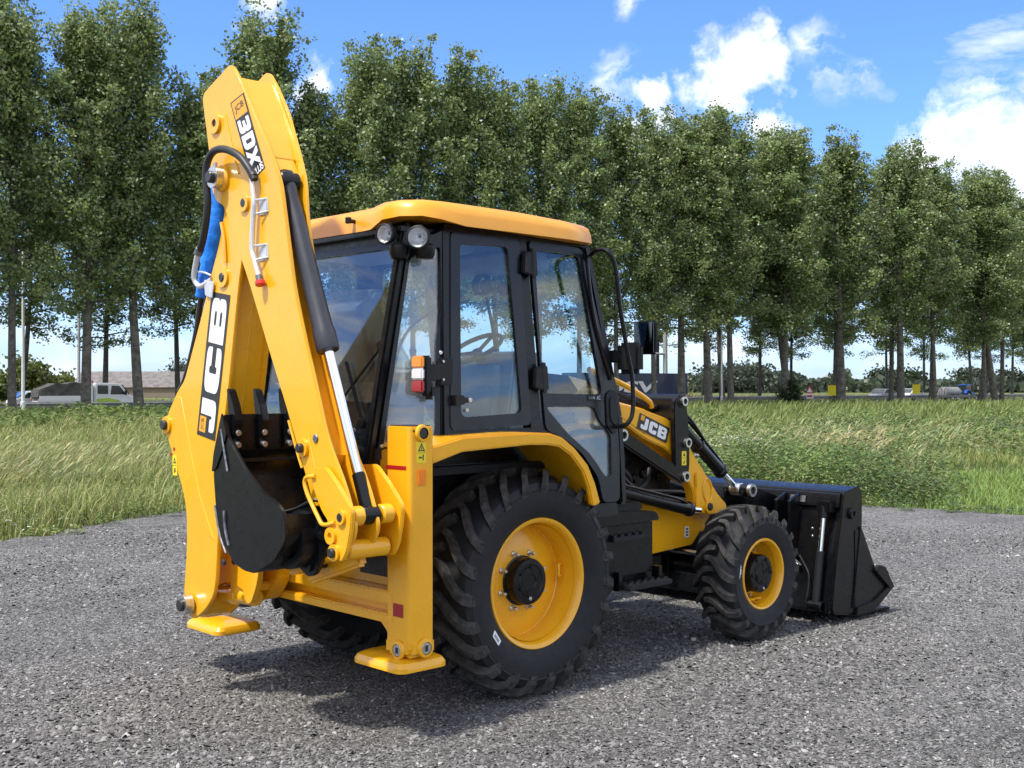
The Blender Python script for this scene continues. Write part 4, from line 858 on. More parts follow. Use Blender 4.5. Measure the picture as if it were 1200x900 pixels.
mb = MB(); mb.bar((-1.34, -1.07, .985), (-1.34, -.62, .84), .15, .062, (1, 0, 0), .015); mb.bar((-1.405, -1.06, .99), (-1.405, -.58, .83), .03, .085, (1, 0, 0), .008); mb.bar((-1.275, -1.06, .99), (-1.275, -.58, .83), .03, .085, (1, 0, 0), .008); mb.build('tipping_link', YEL, root)
# bucket cylinder
A = Vector((-1.384, -.448, 2.95)); B = Vector((-1.345, -1.138, 1.172)); dv = (B-A).normalized()
mb = MB(); mb.lathe([(.001, 0), (.043, .005), (.043, .12), (.040, .14), (.044, .22), (.050, .60), (.054, .90), (.060, .93), (.060, 1.02), (.056, 1.03), (.001, 1.03)], A, dv, 28); bc = mb.build('bucket_cylinder', mat('cylinder_black', (.03, .031, .038), .4, var=.1), root)
mb = MB(); mb.cyl(A+dv*1.0, A+dv*1.72, .0275, n=24, ch=.02); mb.build('cylinder_rod', CHR, bc)
mb = MB(); mb.cyl(A+dv*1.69, A+dv*1.93, .033, n=20); mb.cyl(B+Vector((-.05, 0, 0)), B+Vector((.05, 0, 0)), .048, n=22); mb.cyl(A+Vector((-.06, 0, 0))+dv*.05, A+Vector((.06, 0, 0))+dv*.05, .05); mb.build('rod_end', BLK, bc)
mb = MB(); mb.cyl((RX-.002, -.865, 1.545), (RX-.012, -.865, 1.545), .022); mb.build('grease_plug', STL, dp)
# digging bucket
BX0, BX1 = -1.645, -1.045
BS = (-.072, .008)
shell = [(-.185, 1.64), (-.125, 1.45), (-.095, 1.333), (-.118, 1.167), (-.182, .988), (-.30, .880), (-.402, .850), (-.512, .848), (-.691, .932), (-.797, 1.046), (-.785, 1.16)]
shell = [(a+BS[0], b+BS[1]) for a, b in shell]; pp = [Vector((*p, 0)) for p in shell]; sm = smooth_path(pp, 4); cen = Vector((-.52, 1.26, 0))
inner = [p+(cen-p).normalized()*.022 for p in sm]
mb = MB(); mb.prism([(p.x, p.y) for p in sm]+[(p.x, p.y) for p in inner[::-1]], YZ, BX0+.01, BX1-.01, 0)
mb.prism(R2([(-.18, 1.66), (-.15, 1.655), (-.125, 1.47), (-.155, 1.46)], .004), lambda u, v, w: (w, u-.03+BS[0], v), BX0+.005, BX1-.005, .003)
mb.box((BX0+.02, -.27, 1.40), (BX1-.02, -.24, 1.42), .004)
bk = mb.build('digging_bucket', BLK, root, 40)
side = [(-.182, 1.66), (-.175, 1.60), (-.115, 1.45), (-.09, 1.333), (-.113, 1.167), (-.177, .985), (-.297, .875), (-.402, .845), (-.512, .842), (-.695, .928), (-.805, 1.046), (-.785, 1.165), (-.728, 1.215), (-.586, 1.262), (-.418, 1.372), (-.30, 1.48), (-.244, 1.53)]
YB = lambda u, v, w: (w, u+BS[0], v+BS[1])
for x0, x1 in ((BX0-.006, BX0+.014), (BX1-.014, BX1+.006)):
    mb = MB().use(BLK); mb.prism(rounded(side, .03, 3), YB, x0, x1, .004); mb.prism(R2([(-.24, 1.545), (-.19, 1.66), (-.165, 1.60), (-.105, 1.44), (-.085, 1.34), (-.13, 1.36), (-.19, 1.45)], .01), YB, x0-.008, x0+.001, .003)
    mb.use(STL); mb.tube([(x0-.006, -0.255, 1.58), (x0-.006, -0.287, 1.47), (x0-.006, -0.322, 1.36)], .007, 6); mb.tube([(x0-.006, -0.287, 1.15), (x0-.006, -0.297, 1.06), (x0-.006, -0.334, .97)], .008, 6); mb.tube([(x0-.0, -0.180, 1.17), (x0, -0.232, 1.02), (x0, -0.297, .925)], .007, 6)
    mb.build('bucket_side', None, bk)
for k in range(4):
    x = BX0+.06+.16*k
    mb = MB(); mb.use(BLK).prism(R2([(-.205, 1.46), (-.255, 1.62), (-.225, 1.70), (-.175, 1.785), (-.15, 1.79), (-.165, 1.68), (-.185, 1.62), (-.165, 1.46)], .012), YB, x-.022, x+.022, .006)
    mb.use(ZIN)
    for z in (1.565, 1.50): mb.cyl((x+.0, -.275, z), (x+.0, -.318, z-.006), .017, n=10)
    mb.build('bucket_tooth', None, bk)
mb = MB()
for x in (-1.455, -1.225): mb.prism(R2([(-.60, 1.15), (-.80, 1.20), (-.90, 1.215), (-.985, 1.13), (-.955, 1.0), (-.86, .86), (-.79, .835), (-.66, .90)], .03), YZ, x-.014, x+.014, .004); mb.ring((x-.014, -.93, 1.09), (-1, 0, 0), .05, .02, .015); mb.ring((x-.014, -.80, .905), (-1, 0, 0), .04, .02, .015)
mb.cyl((-1.48, -.93, 1.09), (-1.2, -.93, 1.09), .04); mb.cyl((-1.48, -.80, .905), (-1.2, -.80, .905), .032); mb.tube([(-1.60, -.74, 1.17), (-1.55, -.80, 1.19), (-1.50, -.88, 1.235), (-1.47, -.92, 1.23)], .009, 8); mb.lathe([(.10, 0), (.15, .0), (.15, .42), (.10, .42)], (-1.56, -.74, 1.03), (1, 0, 0), 24)
mb.build('bucket_hinge', BLK, bk)
# kingpost carriage and knuckle
mb = MB()
mb.prism(rounded([(.12, 1.10), (-.06, 1.08), (-.125, .90), (-.085, .70), (-.02, .585), (.03, .57), (.055, .64), (.16, .672), (.29, .665), (.42, .60), (.50, .53), (.50, 1.10)], [.02, .1, .15, .1, .03, .03, .03, .06, .08, .08, .02, .02], 5), YZ, -1.335, -1.30, .006)
mb.prism(rounded([(.12, 1.30), (-.06, 1.28), (-.13, .93), (-.08, .70), (.05, .57), (.40, .57), (.44, 1.30)], [.02, .1, .15, .1, .04, .02, .02], 5), YZ, -1.20, -1.105, .008)
mb.cyl((-1.25, .18, .56), (-1.25, .18, .70), .085, n=28); mb.cyl((-1.25, .18, .95), (-1.25, .18, 1.25), .085, n=28)
mb.cyl((-1.285, .48, .575), (-1.285, .0, .605), .048, n=24); mb.cyl((-1.285, .25, .589), (-1.285, .17, .594), .056, n=24); mb.box((-1.30, .0, .64), (-1.19, .42, .69), .01)
kp = mb.build('kingpost', YEL, root)
mb = MB(); mb.cyl((-1.345, .16, .80), (-1.339, .16, .80), .02); mb.cyl((-1.25, .18, .53), (-1.25, .18, .565), .05); mb.build('kingpost_plug', DBLK, kp)
# hose, pipes, wrapping
mb = MB(); mb.tube([(-1.50, -.33, 2.915), (-1.51, -.284, 2.985), (-1.52, -.196, 3.062), (-1.53, -.06, 3.115), (-1.53, .07, 3.112), (-1.53, .138, 3.02), (-1.52, .135, 2.84), (-1.51, .20, 2.66), (-1.50, .268, 2.58)], .021, 12); ho = mb.build('dipper_hose', HOS, bm_)
mb = MB(); mb.use(SILV).tube([(-1.50, .268, 2.58), (-1.50, .295, 2.545), (-1.49, .345, 2.455), (-1.48, .345, 2.41), (-1.47, .302, 2.385), (-1.455, .20, 2.42)], .016, 10); mb.use(STL).cyl((-1.50, .255, 2.60), (-1.50, .285, 2.565), .025, n=12)
mb.use(SILV).prism(R2([(.26, 2.42), (.15, 2.40), (.17, 2.31), (.25, 2.33)], .01), YZ, -1.475, -1.468, .002); mb.tube([(-1.48, .33, 2.47), (-1.48, .25, 2.46), (-1.47, .19, 2.44)], .006, 6); mb.tube([(-1.44, .24, 2.36), (-1.44, .30, 2.27), (-1.43, .335, 2.2)], .012, 8); mb.build('hose_elbow', None, bm_)
mb = MB(); mb.use(SILV).tube([(-1.50, -.30, 2.94), (-1.50, -.325, 2.80), (-1.50, -.318, 2.74), (-1.50, -.305, 2.56), (-1.50, -.33, 2.49), (-1.50, -.372, 2.40)], .0145, 10); mb.use(STL).tube([(-1.50, -.372, 2.40), (-1.50, -.382, 2.372)], .019, 10, 1)
mb.use(HOS).cyl((-1.50, -.325, 2.93), (-1.50, -.30, 2.96), .024, n=12); mb.use(REDP).cyl((-1.50, -.383, 2.37), (-1.50, -.392, 2.345), .028, n=12)
mb.use(SILV)
for z in (2.775, 2.53): mb.tube([(-1.50, -.33, z+.03), (-1.47, -.41, z+.035), (-1.47, -.42, z-.035), (-1.50, -.35, z-.045)], .007, 6, 1); mb.box((-1.475, -.41, z-.05), (-1.469, -.33, z+.03), .002)
mb.build('breaker_pipe', None, dp)
P = smooth_path([(-1.40, .19, 2.99), (-1.40, .21, 2.87), (-1.40, .24, 2.74), (-1.40, .30, 2.58), (-1.40, .345, 2.45), (-1.40, .39, 2.33)], 8); mb = MB(); vs = []; n = 14
for i, p in enumerate(P):
    for k in range(n):
        a = 2*math.pi*k/n; w_ = random.uniform(.9, 1.1); vs.append(p+Vector((math.cos(a)*.055*w_, math.sin(a)*.068*w_*(1 if i < len(P)-3 else .6), math.sin(a)*.01)))
mb.add(vs, [(i*n+k, i*n+(k+1) % n, (i+1)*n+(k+1) % n, (i+1)*n+k) for i in range(len(P)-1) for k in range(n)]); mb.build('blue_wrap', BLU, bm_, 60)
mb = MB()
for q in (0, .04): mb.tube([(-1.40+q, .27, 2.85), (-1.40+q, .36, 2.5), (-1.40+q, .44, 2.3), (-1.40+q, .50, 2.1), (-1.40+q, .62, 1.86), (-1.40+q, .70, 1.78)], .016, 8)
mb.build('boom_hose', HOS, bm_)
mb = MB(); mb.use(YEL); mb.box((RX+.06, .50, 1.17), (RX+.15, .545, 1.25), .01); mb.use(ZIN).cyl((RX+.09, .53, 1.10), (RX+.09, .53, 1.17), .025, n=12); mb.build('boom_lock', None, bm_)
mb = MB(); mb.tube([(-1.34, .56, 1.15), (-1.34, .58, .9), (-1.34, .54, .6)], .02, 8); mb.build('crowd_hose', HOS, bm_)
# ------------------------------------------------------------------ ground
def GW(r, d, z=0):                      # metres to the right of / ahead of where the photographer stands
    return (CAM[0]+RGT[0]*r+FWD[0]*d, CAM[1]+RGT[1]*r+FWD[1]*d, z)
def gw_arr(r, d):
    return CAM[0]+RGT[0]*r+FWD[0]*d, CAM[1]+RGT[1]*r+FWD[1]*d
ROW0, ROWD, ROWN = np.array([-16.7, 76.0]), np.array([.7915, .6112]), np.array([-.6112, .7915])   # the tree row, its direction and its far side
def row(s, o=0): p = ROW0+ROWD*s+ROWN*o; return float(p[0]), float(p[1])

def ground_mat(name, stops, scale, bump, rough=.95, extra=None):
    m = bpy.data.materials.new(name); m.use_nodes = True; T = NT(m.node_tree); b = m.node_tree.nodes['Principled BSDF']
    b.inputs['Roughness'].default_value = rough; b.inputs['Specular IOR Level'].default_value = .2
    co = T.new('ShaderNodeTexCoord').outputs['Object']
    c = T.ramp(T.noise(co, scale, 8, .65), stops)
    if extra: c = T.mix(T.ramp(T.noise(co, extra[0], 4, .5), [(.42, 0), (.6, 1)]), c, extra[1])
    T.link(c, b.inputs['Base Color'])
    bn = T.new('ShaderNodeBump'); bn.inputs['Strength'].default_value = bump; bn.inputs['Distance'].default_value = .05
    T.link(T.noise(co, scale*4, 6, .7), bn.inputs['Height']); T.link(bn.outputs[0], b.inputs['Normal']); MATS[name] = m; return m
TERR = ground_mat('field_soil', [(.3, (.030, .045, .014)), (.7, (.10, .12, .035))], 1.2, .6, extra=(.05, (.16, .17, .05)))
ROAD = ground_mat('asphalt', [(.3, (.055, .055, .056)), (.7, (.085, .085, .085))], 3, .2, .85)

# gravel yard: crushed stone, colour per pebble from cells, lifted into relief
def gravel_mat():
    m = bpy.data.materials.new('crushed_stone'); m.use_nodes = True; T = NT(m.node_tree); b = m.node_tree.nodes['Principled BSDF']
    b.inputs['Roughness'].default_value = .8; b.inputs['Specular IOR Level'].default_value = .35
    co = T.new('ShaderNodeTexCoord').outputs['Object']
    hs = []; cs = []
    for sc in (52, 105):
        v = T.new('ShaderNodeTexVoronoi'); v.inputs['Scale'].default_value = sc; v.inputs['Randomness'].default_value = 1
        T.link(T.vmath('ADD', co, T.vmath('MULTIPLY', T.new('ShaderNodeTexNoise').outputs['Color'], (.02, .02, .02)).outputs[0]).outputs[0], v.inputs['Vector'])
        bw = T.new('ShaderNodeSeparateXYZ'); T.link(v.outputs['Color'], bw.inputs[0])
        cs.append(T.ramp(bw.outputs[0], [(.0, (.038, .037, .035)), (.4, (.098, .094, .088)), (.75, (.185, .178, .167)), (.97, (.40, .385, .36))])); hs.append(T.math('ADD', v.outputs['Distance'], T.math('MULTIPLY', bw.outputs[1], -.6)))
    pick = T.ramp(T.noise(co, 7, 5, .6), [(.42, 0), (.58, 1)])
    c = T.mix(pick, cs[0], cs[1]); big = T.ramp(T.noise(co, .55, 6, .6), [(.3, .72), (.7, 1.18)])
    trk = T.ramp(T.noise(T.vmath('MULTIPLY', co, (.35, 1.5, 1)).outputs[0], 1.0, 5, .55), [(.36, .80), (.60, 1.08)])          # wheel-worn bands along the yard
    m0 = T.new('ShaderNodeMix', data_type='RGBA', blend_type='MULTIPLY'); m0.inputs[0].default_value = 1; T.link(c, m0.inputs[6]); T.link(trk, m0.inputs[7]); c = m0.outputs[2]
    mm = T.new('ShaderNodeMix', data_type='RGBA', blend_type='MULTIPLY'); mm.inputs[0].default_value = 1; T.link(c, mm.inputs[6]); T.link(big, mm.inputs[7])
    T.link(mm.outputs[2], b.inputs['Base Color'])
    bn = T.new('ShaderNodeBump'); bn.invert = True; bn.inputs['Strength'].default_value = .9; bn.inputs['Distance'].default_value = .014
    h = T.math('ADD', T.math('MULTIPLY', hs[0], .6), T.math('MULTIPLY', hs[1], .4)); T.link(h, bn.inputs['Height']); T.link(bn.outputs[0], b.inputs['Normal']); return m
GRAV = gravel_mat()
STONE = mat('loose_stone', (.1, .1, .1), .75, attr='Col', spec=.4)

mb = MB(); R_ = 2500; N = 60
# one sheet to the horizon: low meadow that rises a little to the road behind the trees
rr = [0, 6, 12, 18, 25, 35, 50, 70, 90, 120, 180, 300, 600, 1200, 3000]
vs = []; fs = []; na = 96
for i, q in enumerate(rr):
    for k in range(na):
        a = 2*math.pi*k/na; x, y = 3+q*math.cos(a), 1+q*math.sin(a); vs.append((x, y, -.05 if q < 200 else -.05-.0*q))
for i in range(len(rr)-1):
    for k in range(na): fs.append((i*na+k, i*na+(k+1) % na, (i+1)*na+(k+1) % na, (i+1)*na+k))
mb.add(vs[na-1:na]+vs[na:], [tuple(0 if j < na else j-na+1 for j in f) for f in fs]) if False else mb.add(vs, fs)
tag(mb.build('ground', TERR), kind='structure')

# yard outline (metres right, ahead): rounded far corner behind the machine, worn edge
EDGE = [(-60, -22), (-40, -8), (-22, 3.4), (-12, 9.6), (-6.05, 13.8), (-5.05, 14.6), (-4.7, 15.8), (-4.7, 16.7)]
EDGE = [(-60, -20), (-36, -6), (-20, 4.5), (-11, 10.6), (-6.04, 13.75), (-5.93, 14.0), (-4.76, 16.75), (-2.2, 18.2), (1.0, 18.9), (3.6, 18.5), (5.3, 17.7), (6.25, 17.05), (7.15, 16.3), (9.2, 14.2), (13, 9.5), (20, 2), (40, -16)]
EDGE = [(-60, -12), (-36, -1), (-20, 6.5), (-11, 11.2), (-6.04, 13.75), (-5.9, 15.05), (-4.76, 16.75), (-2.2, 18.2), (1.0, 18.9), (3.6, 18.5), (5.3, 17.7), (6.25, 17.05), (7.15, 16.3), (9.2, 14.2), (13, 9.5), (20, 2), (40, -16)]
EDGE[5] = (-5.55, 14.75)
ed = [np.array((p.x, p.y)) for p in smooth_path([(a, b, 0) for a, b in EDGE], 14)]
ED = np.array(ed)
def jag(i, p):
    nrm = p-np.array((1.0, 4.0)); nrm /= np.linalg.norm(nrm)+1e-6
    return p+nrm*(.10*math.sin(i*1.7)+.08*math.sin(i*4.1+1)+.05*math.sin(i*9.3))
fine = []
for a, b in zip(ED[:-1], ED[1:]):
    n = max(1, int(np.linalg.norm(b-a)/.22))
    for k in range(n): fine.append(a+(b-a)*k/n)
fine.append(ED[-1]); FINE = np.array([jag(i, p) for i, p in enumerate(fine)])
mb = MB(); ctr = [GW(40, -60), GW(-60, -60)]
poly = [GW(*p, 0) for p in FINE]+[(x, y, 0) for x, y, z in ctr]
mb.add(poly, [tuple(range(len(poly)))]); low_ = [(x, y, -.09) for x, y, z in poly]; n = len(poly)
mb.add(poly+low_, [(i, i+1, n+i+1, n+i) for i in range(n-3)])
yard = tag(mb.build('gravel_yard', GRAV, fix=False), kind='structure')
def edge_d(r):                           # distance ahead of the far yard edge at a given offset
    return np.interp(r, ED[:, 0], ED[:, 1])

def mesh_np(name, V, F4, m, cols=None, F3=None):
    """fast mesh: V (n,3); F4 (k,4) quads; F3 (j,3) triangles; cols (n,3) per-vertex colour"""
    me = bpy.data.meshes.new(name); nq = 0 if F4 is None else len(F4); nt = 0 if F3 is None else len(F3)
    me.vertices.add(len(V)); me.vertices.foreach_set('co', np.ascontiguousarray(V, np.float32).ravel())
    loops = np.concatenate([x.ravel() for x in (F4, F3) if x is not None]).astype(np.int32)
    me.loops.add(len(loops)); me.loops.foreach_set('vertex_index', loops)
    starts = np.concatenate([np.arange(nq)*4, nq*4+np.arange(nt)*3]).astype(np.int32)
    me.polygons.add(nq+nt); me.polygons.foreach_set('loop_start', starts)
    if cols is not None:
        a = me.color_attributes.new('Col', 'FLOAT_COLOR', 'POINT'); a.data.foreach_set('color', np.ascontiguousarray(np.c_[cols, np.ones(len(cols))], np.float32).ravel())
    me.materials.append(m); me.update(calc_edges=True); me.validate(); return me

# loose stones lying on the yard, thick near the photographer and thinning with distance
def stones(n):
    d = 4.6+10.5*RNG.random(n)**1.75; half = d*.46+.4; r = (RNG.random(n)*2-1)*half
    ok = d < edge_d(r)-.15; d, r = d[ok], r[ok]; n = len(d)
    patch = np.sin(r*1.3+d*.7)*np.sin(d*1.1-r*.5)+RNG.normal(0, .5, n)
    s = (.0055+.0068*RNG.random(n)**2.6)*np.clip(1+.35*patch, .6, 1.8)*(1+.03*(d-5)); s *= np.where(RNG.random(n) < .025, 1.6, 1)
    x, y = gw_arr(r, d)
    base = np.array([(1, 0, .05), (.31, .95, -.05), (-.8, .58, .1), (-.82, -.6, -.04), (.3, -.95, .06), (.15, .1, .78), (-.25, -.12, .62)])
    F = np.array([(0, 1, 5), (1, 2, 5), (2, 6, 5), (2, 3, 6), (3, 4, 6), (4, 0, 5), (4, 5, 6)])
    B = base[None]*(1+RNG.uniform(-.28, .28, (n, 7, 3))); a = RNG.random(n)*6.283; ca, sa = np.cos(a), np.sin(a)
    sx = s*RNG.uniform(.8, 1.5, n); sy = s*RNG.uniform(.65, 1.1, n); sz = s*RNG.uniform(.6, 1.1, n)
    X = B[..., 0]*sx[:, None]; Y = B[..., 1]*sy[:, None]; Z = B[..., 2]*sz[:, None]
    tx, ty = RNG.normal(0, .35, n), RNG.normal(0, .35, n); Z = Z+X*tx[:, None]+Y*ty[:, None]
    V = np.stack([x[:, None]+X*ca[:, None]-Y*sa[:, None], y[:, None]+X*sa[:, None]+Y*ca[:, None], Z+.002], -1).reshape(-1, 3)
    g = np.clip(RNG.lognormal(-2.14, .46, n), .03, .40)
    C = np.repeat(np.stack([g*1.03, g, g*.96], -1), 7, 0)
    tri = (F[None]+7*np.arange(n)[:, None, None]).reshape(-1, 3)
    return mesh_np('loose_gravel', V, None, STONE, C, tri)
o = link('loose_gravel', stones(120000)); tag(o, 'loose grey crushed stone strewn over the yard', 'gravel', kind='stuff')

# ------------------------------------------------------------------ meadow
def blades(r, d, z0, h, w, lean, az, col, tipcol, curl=.5):
    n = len(r); x, y = gw_arr(r, d); lx, ly = np.cos(az)*lean, np.sin(az)*lean
    fa = RNG.random(n)*6.283; wx, wy = np.cos(fa)*w*.5, np.sin(fa)*w*.5
    def P(t, k, s): return np.stack([x+lx*h*t**1.7+wx*k*s, y+ly*h*t**1.7+wy*k*s, z0+h*(t-curl*lean*t**2.4*.6)], -1)
    V = np.stack([P(0, .7, -1), P(0, .7, 1), P(.55, 1, 1), P(.55, 1, -1), P(1, 0, 1)], 1).reshape(-1, 3)
    b = 5*np.arange(n)[:, None]
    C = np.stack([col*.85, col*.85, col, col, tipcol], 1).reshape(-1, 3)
    return V, (b+np.array([[0, 1, 2, 3]])), (b+np.array([[3, 2, 4]])), C
def joinsets(sets):
    V, Q, T_, C = [], [], [], []; o_ = 0
    for v, q, t, c in sets:
        V.append(v); C.append(c); Q.append(q+o_); T_.append(t+o_); o_ += len(v)
    return np.concatenate(V), np.concatenate(Q), np.concatenate(T_), np.concatenate(C)
def scatter(n, d0, d1, r0=-.50, r1=.50, pw=1.5):
    d = d0+(d1-d0)*RNG.random(n)**pw; r = d*(r0+(r1-r0)*RNG.random(n)); ok = d > edge_d(r)+RNG.normal(.04, .20, n)
    return r[ok], d[ok]
def fbm(r, d, s, sd):
    g = np.random.default_rng(sd); v = 0
    for k in range(5):
        a, b, c = g.normal(0, 1, 3); v = v+np.sin(r*s*(1.6**k)*a+d*s*(1.6**k)*b+c*5)/(1.35**k)
    return v/2.4
def colr(n, c, var=.2): return np.array(c)[None]*(1+RNG.normal(0, var, (n, 1)))*(1+RNG.normal(0, .05, (n, 3)))
WIND = math.atan2(RGT[1], RGT[0])
sets = []
r, d = scatter(170000, 13.4, 62, pw=1.25); n = len(r); px = 600+1367*r/d
f1 = fbm(r, d, .5, 3); f2 = fbm(r, d, .9, 5)
lawn = (px > 985) & (d < 25+f1*2) & (d < 27)
h = (.33+.18*f1+RNG.normal(0, .10, n))*np.where(d > 45, 1.15, 1); h = np.where(px < 300, h*1.15, h); h = np.where(lawn, .13+.06*RNG.random(n), h); h = np.clip(h, .08, 1.1)
h *= np.clip((d-edge_d(r))/1.6+.35, .35, 1); h = np.where((px > 700) & ~lawn, h*(.62+.3*np.clip(f2, 0, 1)), h)
w = .006+.00052*d*RNG.uniform(.6, 1.2, n)
cg = colr(n, (.27, .30, .085)); cd_ = colr(n, (.14, .205, .05)); cy = colr(n, (.42, .39, .18))
mixv = np.clip(.5+.6*f2+.25*np.sin(f1*4), 0, 1)[:, None]; col = cg*mixv+cd_*(1-mixv)
col = np.where((px < 300)[:, None] & (RNG.random((n, 1)) < .5), cy*.3+cg*.72, col)
col = np.where((RNG.random((n, 1)) < .10), cy, col); col = np.where(lawn[:, None], colr(n, (.21, .30, .07), .12), col); col = np.clip(col, .01, .6)
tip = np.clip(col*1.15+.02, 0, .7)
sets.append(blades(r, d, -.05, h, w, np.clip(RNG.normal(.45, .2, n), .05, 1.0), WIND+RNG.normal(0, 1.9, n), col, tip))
r, d = scatter(34000, 52, 118, -.56, .56, 1.1); n = len(r); sets.append(blades(r, d, -.05, np.clip(RNG.normal(.5, .2, n), .15, 1.1), .05+.0004*d, RNG.uniform(.1, .7, n), WIND+RNG.normal(0, .8, n), colr(n, (.16, .21, .06), .25), colr(n, (.21, .25, .08), .25)))
# nodding seed plumes of the pale tall grass
for (n0, a, b, p0, p1, hh, cc, dens) in ((2600, 14, 26, -.46, -.27, .66, (.40, .40, .19), 1), (800, 22, 40, .12, .38, .8, (.36, .38, .20), 1), (420, 24, 31, .235, .31, .9, (.46, .38, .20), 0), (900, 30, 52, -.5, .5, .8, (.36, .35, .16), 1)):
    r, d = scatter(n0, a, b, p0, p1, 1.2); f = fbm(r, d, .8, n0); ok = (f > .05) & (d > edge_d(r)+.7); r, d = r[ok], d[ok]; n = len(r)
    if n == 0: continue
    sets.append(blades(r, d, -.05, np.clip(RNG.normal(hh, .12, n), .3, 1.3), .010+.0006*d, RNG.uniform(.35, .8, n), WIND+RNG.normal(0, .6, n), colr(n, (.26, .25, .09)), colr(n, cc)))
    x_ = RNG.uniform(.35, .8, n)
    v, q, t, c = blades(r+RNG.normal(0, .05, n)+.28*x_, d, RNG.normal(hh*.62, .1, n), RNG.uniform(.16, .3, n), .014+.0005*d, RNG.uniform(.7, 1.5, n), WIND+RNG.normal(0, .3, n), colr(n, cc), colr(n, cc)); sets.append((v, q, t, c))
V, Q, T3, C = joinsets(sets)
o = link('meadow_grass', mesh_np('meadow_grass', V, Q, GRASSM, np.clip(C, .01, .7), T3)); tag(o, 'tall meadow grass with pale plumes beyond the gravel yard', 'grass', kind='stuff')
# broad-leaved weeds and reeds
sets = []
def leafy(r, d, z, s, col):
    n = len(r); x, y = gw_arr(r, d); a = RNG.random(n)*6.283; e = RNG.uniform(-.5, .6, n); L = s*RNG.uniform(.7, 1.3, n); wd = L*RNG.uniform(.28, .5, n)
    ux, uy, uz = np.cos(a)*np.cos(e), np.sin(a)*np.cos(e), np.sin(e); vx, vy = -np.sin(a), np.cos(a); vz = RNG.normal(0, .3, n)
    p = np.stack([x, y, z], -1); U = np.stack([ux, uy, uz], -1)*L[:, None]; Vv = np.stack([vx, vy, vz], -1)*wd[:, None]
    Vt = np.stack([p-U*.5, p+Vv*.5, p+U*.5, p-Vv*.5], 1).reshape(-1, 3)
    return Vt, (4*np.arange(n)[:, None]+np.arange(4)[None]), np.repeat(col, 4, 0)
LV, LQ, LC = [], [], []; off = 0
def addleaf(t):
    global off
    v, q, c = t; LV.append(v); LQ.append(q+off); LC.append(c); off += len(v)
for n0, a, b, p0, p1, hh, cc, thr, ls in ((46000, 17.5, 38, .06, .37, .8, (.16, .215, .06), -.1, .085), (40000, 30, 62, .04, .60, .75, (.17, .235, .07), -.05, .15), (26000, 46, 70, -.56, .16, .9, (.11, .165, .05), -.6, .22),
                                  (16000, 15, 26, -.46, -.30, .38, (.11, .16, .035), .1, .09)):
    r, d = scatter(n0, a, b, p0, p1, 1.1); f = fbm(r, d, .55, n0)+.5*fbm(r, d, 1.6, n0+1)
    u_ = (r/d-p0)/(p1-p0); u2 = (d-a)/(b-a); keep = np.clip(np.minimum(np.minimum(u_, 1-u_), np.minimum(u2, 1-u2)+.08)*2.2-.15+.9*fbm(r, d, .35, n0+7), 0, 1)
    ok = (f > thr) & (d > edge_d(r)+.5) & (RNG.random(len(r)) < keep); r, d, f, keep = r[ok], d[ok], f[ok], keep[ok]; n = len(r)
    top = hh*np.clip(keep*1.3, .3, 1)*np.clip(.45+.5*(f-thr), .2, 1.15)*np.clip((d-edge_d(r))/2+.2, .2, 1)
    lum = np.clip(.5+.5*fbm(r, d, 1.1, n0+2), 0, 1)[:, None]
    addleaf(leafy(r, d, -.05+top*RNG.random(n)**.55, ls, colr(n, cc, .25)*(.55+.9*lum)))
# separate tufts: docks, nettles and reeds standing in rounded clumps
def tufts(count, a, b, p0, p1, h0, h1, cols, leaf, per):
    r0, d0 = scatter(count, a, b, p0, p1, 1.15)
    for rc, dc in zip(r0, d0):
        if dc < edge_d(rc)+.7: continue
        R = RNG.uniform(.35, 1.15)*(1+(dc-18)*.012); H_ = RNG.uniform(h0, h1)*(.75+.25*R); n = int(per*R)
        th = RNG.random(n)*6.283; rr_ = R*np.sqrt(RNG.random(n)); zz = H_*(1-(rr_/R)**2*.75)*RNG.random(n)**.35
        c = np.array(cols[RNG.integers(0, len(cols))])*RNG.uniform(.75, 1.2)
        addleaf(leafy(rc+rr_*np.cos(th), dc+rr_*np.sin(th), -.05+zz, leaf*(1+(dc-18)*.014), colr(n, c, .2)))
GC = [(.085, .135, .035), (.12, .18, .045), (.17, .23, .06), (.20, .25, .075), (.10, .15, .06), (.23, .23, .10)]
tufts(150, 17.5, 33, .08, .36, .45, .95, GC, .085, 300); tufts(150, 28, 60, .04, .60, .45, .9, GC, .12, 190); tufts(60, 14.5, 30, -.47, -.27, .35, .65, GC, .075, 220); tufts(110, 44, 62, -.55, .1, .6, 1.0, GC[:4], .17, 150)
tufts(60, 18, 26, .12, .31, .75, 1.15, GC[:3], .085, 480)
for k in range(230):                      # creeping weeds that break the edge of the yard
    i = int(RNG.integers(20, len(FINE)-20)); rc, dc = FINE[i]+RNG.normal(0, .16, 2)+np.array((0, .10)); R = RNG.uniform(.08, .30); n = int(40+260*R)
    th = RNG.random(n)*6.283; rr_ = R*np.sqrt(RNG.random(n)); c = np.array(GC[int(RNG.integers(0, 5))])*RNG.uniform(.8, 1.2)
    addleaf(leafy(rc+rr_*np.cos(th), dc+rr_*np.sin(th), .01+RNG.uniform(.08, .28)*(1-(rr_/R)**2*.8)*RNG.random(n)**.5, .055, colr(n, c, .2)))
